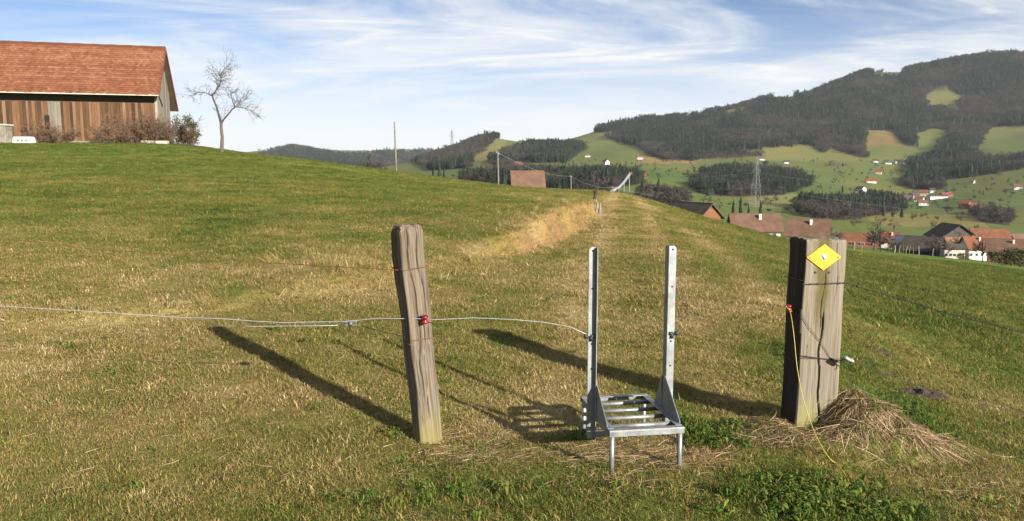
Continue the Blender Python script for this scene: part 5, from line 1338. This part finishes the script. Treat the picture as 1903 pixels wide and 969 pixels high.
FH = 'far farmhouses on the valley slopes'
FAR = [(1670, 304, 13, 10, 4.2, 4.0, 10, 'wall_white', 'roof_brown', 'large white farmhouse with brown roof at the foot of the clearing'), (1650, 305, 11, 7, 2.6, 2.4, 4, 'wall_white', 'roof_dark', 'low white stable left of the large white farmhouse'),
 (1683, 306, 9, 7, 2.8, 2.2, -8, 'wall_white', 'roof_brown', 'low white outbuilding right of the large white farmhouse'), (1627, 302, 8, 7, 3, 2.6, 12, 'wall_white', 'roof_dark', 'small white house left of the farm under the clearing'),
 (1634, 324, 9, 8, 4, 3.2, 30, 'wall_cream', 'roof_red', 'small red roofed house halfway up the valley pasture'), (1621, 340, 13, 9, 3, 3.4, 18, 'wall_white', 'roof_orange', 'white house with orange roof beside the lane'),
 (1696, 333, 21, 9, 3.4, 2.8, -6, 'wall_wood', 'roof_red', 'long reddish barn above the spruce clump'), (1603, 357, 9, 9, 3.6, 3.2, 62, 'wall_white', 'roof_dark', 'white gabled house with dark roof above the leafless wood'),
 (1720, 364, 10, 9, 4, 3.2, 30, 'wall_cream', 'roof_orange', 'tall orange roofed house in the valley village'), (1702, 368, 10, 8, 3.4, 3, -20, 'wall_grey', 'roof_dark', 'grey house with dark roof in the valley village'),
 (1713, 375, 9, 8, 3.6, 3, 40, 'wall_white', 'roof_orange', 'white house with orange roof in the middle of the valley village'), (1736, 358, 6, 6, 3.5, 2.4, 20, 'wall_white', 'roof_dark', 'little white house above the valley village'),
 (1746, 369, 22, 8, 3.2, 1.6, -4, 'wall_white', 'roof_dark', 'long flat white building in the valley village'), (1720, 382, 10, 8, 3.4, 2.8, 14, 'wall_white', 'roof_brown', 'white house with brown roof at the lower edge of the valley village'),
 (1690, 373, 9, 8, 3.4, 2.8, 24, 'wall_grey', 'roof_brown', 'grey house with brown roof at the left edge of the valley village'), (1762, 366, 14, 8, 3, 2.4, -10, 'wall_wood', 'roof_red', 'red roofed barn at the right edge of the valley village'), (1809, 341, 6, 6, 3.2, 2.4, 50, 'wall_cream', 'roof_orange', 'small lone hut with orange roof in the green pasture'),
 (1799, 385, 9, 9, 4, 3.2, 50, 'wall_wood', 'roof_orange', 'orange roofed house above the hedge in the pasture'), (1815, 388, 13, 8, 3, 2.4, -10, 'wall_wood', 'roof_red', 'long red barn above the hedge in the pasture'),
 (1548, 308, 9, 7, 2.6, 2.6, 10, 'wall_dark', 'roof_dark', 'dark field barn in the upper pasture'), (1571, 309, 8, 6, 2.6, 2.2, -5, 'wall_dark', 'roof_dark', 'smaller dark field hut right of the dark field barn'), (1461, 304, 8, 6, 2.6, 2.2, 8, 'wall_white', 'roof_dark', 'small white hut behind the rounded knoll'),
 (1416, 298, 9, 7, 2.8, 2.4, 14, 'wall_white', 'roof_brown', 'white hut just above the pylon top'), (1188, 296, 10, 8, 3, 2.8, -10, 'wall_white', 'roof_red', 'white house with red roof on the slope below the high forest'), (1126, 306, 8, 8, 4, 3, 60, 'wall_white', 'roof_dark', 'white gabled house among the dark spruces'),
 (1188, 333, 15, 9, 3, 3, 10, 'wall_wood', 'roof_red', 'reddish barn right of the ski jump'), (1092, 292, 10, 7, 2.8, 2.4, 6, 'wall_white', 'roof_brown', 'white hut on the green slope left of the high forest'), (1032, 300, 14, 9, 3, 3, 16, 'wall_cream', 'roof_orange', 'house with orange roof under the far ridge'),
 (1018, 302, 9, 8, 3, 2.6, -14, 'wall_cream', 'roof_red', 'small red roofed house left of the orange roof under the far ridge'), (964, 308, 12, 8, 3, 2.6, 10, 'wall_cream', 'roof_orange', 'orange roofed house on the slope behind the utility pole'), (1784, 277, 8, 7, 3, 2.6, 20, 'wall_white', 'roof_dark', 'small white hut in the forest clearing'), (1895, 352, 8, 7, 3.4, 2.6, 20, 'wall_white', 'roof_brown', 'white house at the right end of the pasture')]
for px, py, L_, W_, hw, hr, yaw, wall, roof, lab in FAR:
    p = ground_px(px, py, 360); sc = 1.0
    fr = wrow('f', max(2, int(L_ / 3.2)), 1.9, 1.1, 1.3)
    house(px, None, p[1], L_, W_, hr, R(-yaw), wall, roof, lab, 'farmhouse' if 'barn' not in lab and 'hut' not in lab else ('field_barn' if 'barn' in lab else 'field_hut'), .6, fr, 0, None, FH, 'house' if 'barn' not in lab and 'hut' not in lab else ('barn' if 'barn' in lab else 'hut'), hw)

# ---------------------------------------------------------------- pylons and cables
def pylon(p, H, wb, label, arms, yaw, rr):
    T = empty('lattice_pylon', p, label, 'pylon', 'power line pylons'); T.rotation_euler = (0, 0, yaw)
    def half(z): k = z / H; return wb / 2 * (1 - k) ** 1.15 + .45 * k + .12
    lv = [0]; 
    while lv[-1] < H * .94: lv.append(lv[-1] + max(half(lv[-1]) * 1.9, 1.8))
    lv[-1] = H * .95
    for sx, sy in ((-1, -1), (1, -1), (1, 1), (-1, 1)):
        b = MB(); b.tube([V(sx * half(z), sy * half(z), z - (1.5 if z == 0 else 0)) for z in lv] + [V(0, 0, H)], rr, 4); mb_local(b, 'leg', MAT['pylon'], T)
    b = MB()
    for z0, z1 in zip(lv[:-1], lv[1:]):
        a, c = half(z0), half(z1)
        for (x0, y0), (x1, y1) in (((-1, -1), (1, -1)), ((1, -1), (1, 1)), ((1, 1), (-1, 1)), ((-1, 1), (-1, -1))):
            b.tube([V(x0 * a, y0 * a, z0), V(x1 * c, y1 * c, z1)], rr * .6, 3); b.tube([V(x1 * a, y1 * a, z0), V(x0 * c, y0 * c, z1)], rr * .6, 3); b.tube([V(x0 * c, y0 * c, z1), V(x1 * c, y1 * c, z1)], rr * .55, 3)
    mb_local(b, 'bracing', MAT['pylon'], T); tips = []
    for z, w in arms:
        b = MB(); h_ = half(z)
        for s in (-1, 1):
            for y in (-h_, h_): b.tube([V(s * h_, y, z), V(s * w, 0, z + .2)], rr * .75, 4); b.tube([V(s * h_, y, z + 1.6), V(s * w, 0, z + .3)], rr * .6, 4)
            for k in (.33, .66): xx = s * (h_ + (w - h_) * k); b.tube([V(xx, -h_ * (1 - k), z), V(xx, 0, z + 1.6 * (1 - k) + .3)], rr * .5, 3)
        arm = mb_local(b, 'cross_arm', MAT['pylon'], T)
        for s in (-1, 1):
            b = MB(); b.lathe((s * w, 0, z + .1), (0, 0, -1), [(0, .05)] + [q for k in range(5) for q in ((.3 * k + .1, .17), (.3 * k + .25, .08))] + [(1.7, .05)], 8); mb_local(b, 'insulator', MAT['porcelain'], arm)
            tips.append(V(s * w, 0, z - 1.6))
    bpy.context.view_layer.update(); return [np.array(T.matrix_world @ Vector(t)) for t in tips]
PY = 560.0
pb = ground_px(1403, 400, 300); pb = V(at(1403, 400, PY)[0], PY, height1(at(1403, 400, PY)[0], PY))
ztop = at(1403, 292, PY)[2]; PH = ztop - pb[2]
zarm = [at(1403, q, PY)[2] - pb[2] + 1.6 for q in (321, 349, 378)]
tips1 = pylon(pb, PH, 6.0, 'tall lattice power pylon standing in front of the wooded knoll', [(zarm[0], 3.4), (zarm[1], 4.6), (zarm[2], 5.6)], R(25), .10)
p2 = ground_px(840, 272, 900); z2 = at(840, 241, p2[1])[2]
tips2 = pylon(p2, max(z2 - p2[2], 30), 8, 'small distant lattice pylon on the wooded hilltop', [(max(z2 - p2[2], 30) * q, w) for q, w in ((.88, 4.5), (.76, 6), (.64, 7))], R(25), .3)
p3 = V(at(1078, 300, 2050)[0], 2050, height1(at(1078, 300, 2050)[0], 2050))
right = [(369, 369 + 2), (402, 405), (428, 432)]
names = ['top', 'middle', 'lowest']
for lv in range(3):
    for s in range(2):
        a = tips1[lv * 2 + s]; qy = right[lv][s]
        e = at(1903, qy, 430); d = e - a; e2 = a + d * 1.9; e2[2] += 4
        lft = tips2[lv * 2 + s]
        n = 36; pr = sag(a, e2, 5, 20)
        # hanging towards the distant pylon
        pl = sag(lft, a, 46, 48)
        lab = 'silver power cable hung from the %s arm of the tall lattice pylon' % names[lv]
        wire_obj('power_cable', [pl, pr], 'cable', lab, .035, cat='power cable', group='high voltage cables')

# ---------------------------------------------------------------- ski jump on the opposite slope
def ski_jump():
    p0 = at(1131, 360, 520); p1 = at(1150, 349, 535); p2_ = at(1160, 338, 550); p3_ = at(1170, 324, 560)
    g = V(p0[0], p0[1], height1(p0[0], p0[1])); T = empty('ski_jump', g, 'pale ski jump ramp rising above the dark woods', 'ski jump')
    b = MB(); P = [p0, p1, p2_, p3_]; out = []
    for i in range(3):
        for k in range(5): out.append(P[i] + (P[i + 1] - P[i]) * k / 5)
    out.append(P[-1])
    for a, c in zip(out[:-1], out[1:]): b.beam(a, c + (c - a) * .02, 1.9, .5)
    b.build('inrun', MAT['concrete'], T)
    for s in (-1, 1):
        b = MB()
        for a, c in zip(out[:-1], out[1:]): b.beam(a + V(0, s * 1.05, .6), c + (c - a) * .02 + V(0, s * 1.05, .6), .12, .9)
        b.build('side_wall', MAT['concrete'], T)
    b = MB()
    for q in (p1, p2_, p3_):
        gz = height1(q[0], q[1]); 
        for s in (-.7, .7): b.tube([V(q[0] + s * .4, q[1] + s, gz - 1), V(q[0] + s * .2, q[1] + s, q[2] - .3)], .22, 6)
    b.build('trestle', MAT['pylon'], T)
    b = MB(); b.box(p3_ + V(.5, 0, .6), (2.6, 2.4, 1.8)); b.build('start_platform', MAT['roof_brown'], T)
ski_jump()

# ---------------------------------------------------------------- old post and stump by the path crest
def snag():
    p = ground_px(1113, 398); T = empty('broken_post', p, 'dark crooked broken post with bundled pale stakes at the end of the bank', 'post')
    Y = p[1]
    b = MB(); b.tube([at(1105, 394, Y), at(1103, 378, Y), at(1106, 366, Y), at(1109, 354, Y), at(1113, 348, Y)], [.07, .055, .05, .045, .025], 7); b.tube([at(1107, 362, Y), at(1102, 354, Y + .1)], [.03, .012], 5); b.build('dead_stem', MAT['dark_board'], T)
    rs = np.random.default_rng(3)
    for k in range(7):
        px = 1104 + k * 1.9 + rs.uniform(-.8, .8); a = at(px, 393 - rs.uniform(0, 4), Y + rs.uniform(-.2, .2)); a[2] = height1(a[0], a[1]) - .05
        c = at(px + rs.uniform(-2.5, 2.5), 375 + rs.uniform(0, 8), a[1] + rs.uniform(-.1, .1)); b = MB(); b.tube([a, (a + c) / 2 + rs.normal(0, .012, 3), c], [.032, .034, .026], 7); b.build('stake', MAT['grey_board'], T)
snag()

# ---------------------------------------------------------------- pickets along the lower edge of the meadow
rs = np.random.default_rng(9)
pick = [(1573, 11), (1587, 10), (1601, 11), (1652, 12), (1662, 10), (1671, 12), (1678, 14), (1684, 11), (1690, 13), (1697, 10), (1708, 13), (1734, 12)]
for k, (px, hpx) in enumerate(pick):
    Y = 118 + rs.uniform(-3, 3); x = at(px, 470, Y)[0]; g = height1(x, Y); p = V(x, Y, g); h = hpx * Y / 1450 + .25
    b = MB(); b.tube([p - V(0, 0, .3), p + V(rs.normal(0, .04), 0, h * .5), p + V(rs.normal(0, .07), 0, h), p + V(0, 0, h + .09)], [.075, .07, .062, .015], 7)
    tag(b.build('fence_stake', MAT['grey_board' if k % 3 else 'dark_board'], None, p), 'wooden fence stake at the lower edge of the meadow before the hamlet', 'fence stake', 'stakes along the lower meadow edge')

# ---------------------------------------------------------------- single trees and bushes that stand apart
def lone(me_list, i, p, h, w, label, name, mat_parts, group=None, cat='tree'):
    T = empty(name, p, label, cat, group); o = bpy.data.objects.new('crown', me_list[i]); COL.objects.link(o); o.parent = T; o.scale = (w, w, h)
    b = MB(); b.tube([V(0, 0, -.6), V(0, 0, h * .35)], [.028 * h * .6, .014 * h * .6], 7); mb_local(b, 'trunk', MAT['bark'], T); return T
def hpt(px, Y): x = at(px, 400, Y)[0]; return V(x, Y, height1(x, Y))
for k, (px, Y, h, lab) in enumerate(((1362, 330, 7.0, 'small spruce left of its taller neighbours behind the brown roof'), (1376, 330, 9.5, 'tallest spruce in the row behind the brown roofed house'), (1391, 335, 6.0, 'short spruce beside the pylon foot'), (1413, 335, 8.5, 'spruce right of the pylon foot'), (806, 240, 5.0, 'dark little spruce over the meadow crest'), (818, 240, 5.6, 'dark spruce right of the little spruce over the crest'), (826, 245, 4.6, 'lowest dark spruce over the meadow crest'))):
    lone(CONIFERS, k % 3, hpt(px, Y), h + 4, h * 1.1, lab, 'spruce_tree', None, 'single spruces')
for k, (px, Y, h, lab) in enumerate(((695, 260, 12, 'russet leafless tree rounded over the meadow crest'), (890, 300, 9, 'leafless bush left of the utility pole'), (1628, 262, 9, 'leafless tree beside the white house with rows of windows'), (1640, 255, 7, 'leafless bush in front of the white house with rows of windows'), (1745, 255, 8, 'leafless tree in front of the big dark barn'), (1783, 280, 9, 'leafless tree between the big dark barn and the orange roof'), (1832, 250, 8, 'leafless tree in front of the long orange roofed house'), (1546, 225, 8, 'leafless bush beside the grey gabled house'), (1220, 260, 8.5, 'broad leafless willow below the path'), (1245, 250, 9.5, 'leafless willow beside the orange barn gable'), (1268, 240, 7, 'low leafless bush touching the orange barn gable'))):
    lone(BARES, k % 3, hpt(px, Y), h * 1.15, h * 1.2, lab, 'bare_tree', None, 'leafless trees near the hamlet')
for k, (px, py, Y, rx, h, lab) in enumerate(((1872, 480, 128, 2.3, 2.6, 'dark rounded bush at the lower edge of the meadow'), (1905, 484, 122, 2.6, 3.1, 'taller dark bush right of the rounded bush'), (1668, 0, 250, 3.0, 4.0, 'green garden bush beside the slate blue barn'), (1800, 0, 240, 2.2, 2.6, 'green garden bush in front of the white house'))):
    p = hpt(px, Y); leaf_cloud('garden_bush', p, rx, rx * .8, h, 1500, .16, 'shrub', lab, 60 + k, 'bush')

# ---------------------------------------------------------------- haze: the valley air
hz = MB(); hz.box((0, 0, 190), (15000, 15000, 510)); n = NT('valley_air'); n.N.remove(n.b)
pv = n.new('ShaderNodeVolumePrincipled'); pv.inputs['Color'].default_value = (.84, .92, 1.0, 1); pv.inputs['Density'].default_value = 4.5e-5; pv.inputs['Anisotropy'].default_value = 0.2
n.L.new(pv.outputs[0], n.out.inputs['Volume'])
tag(hz.build('haze', n.m), 'thin blue haze filling the valley air', 'haze', kind='stuff')
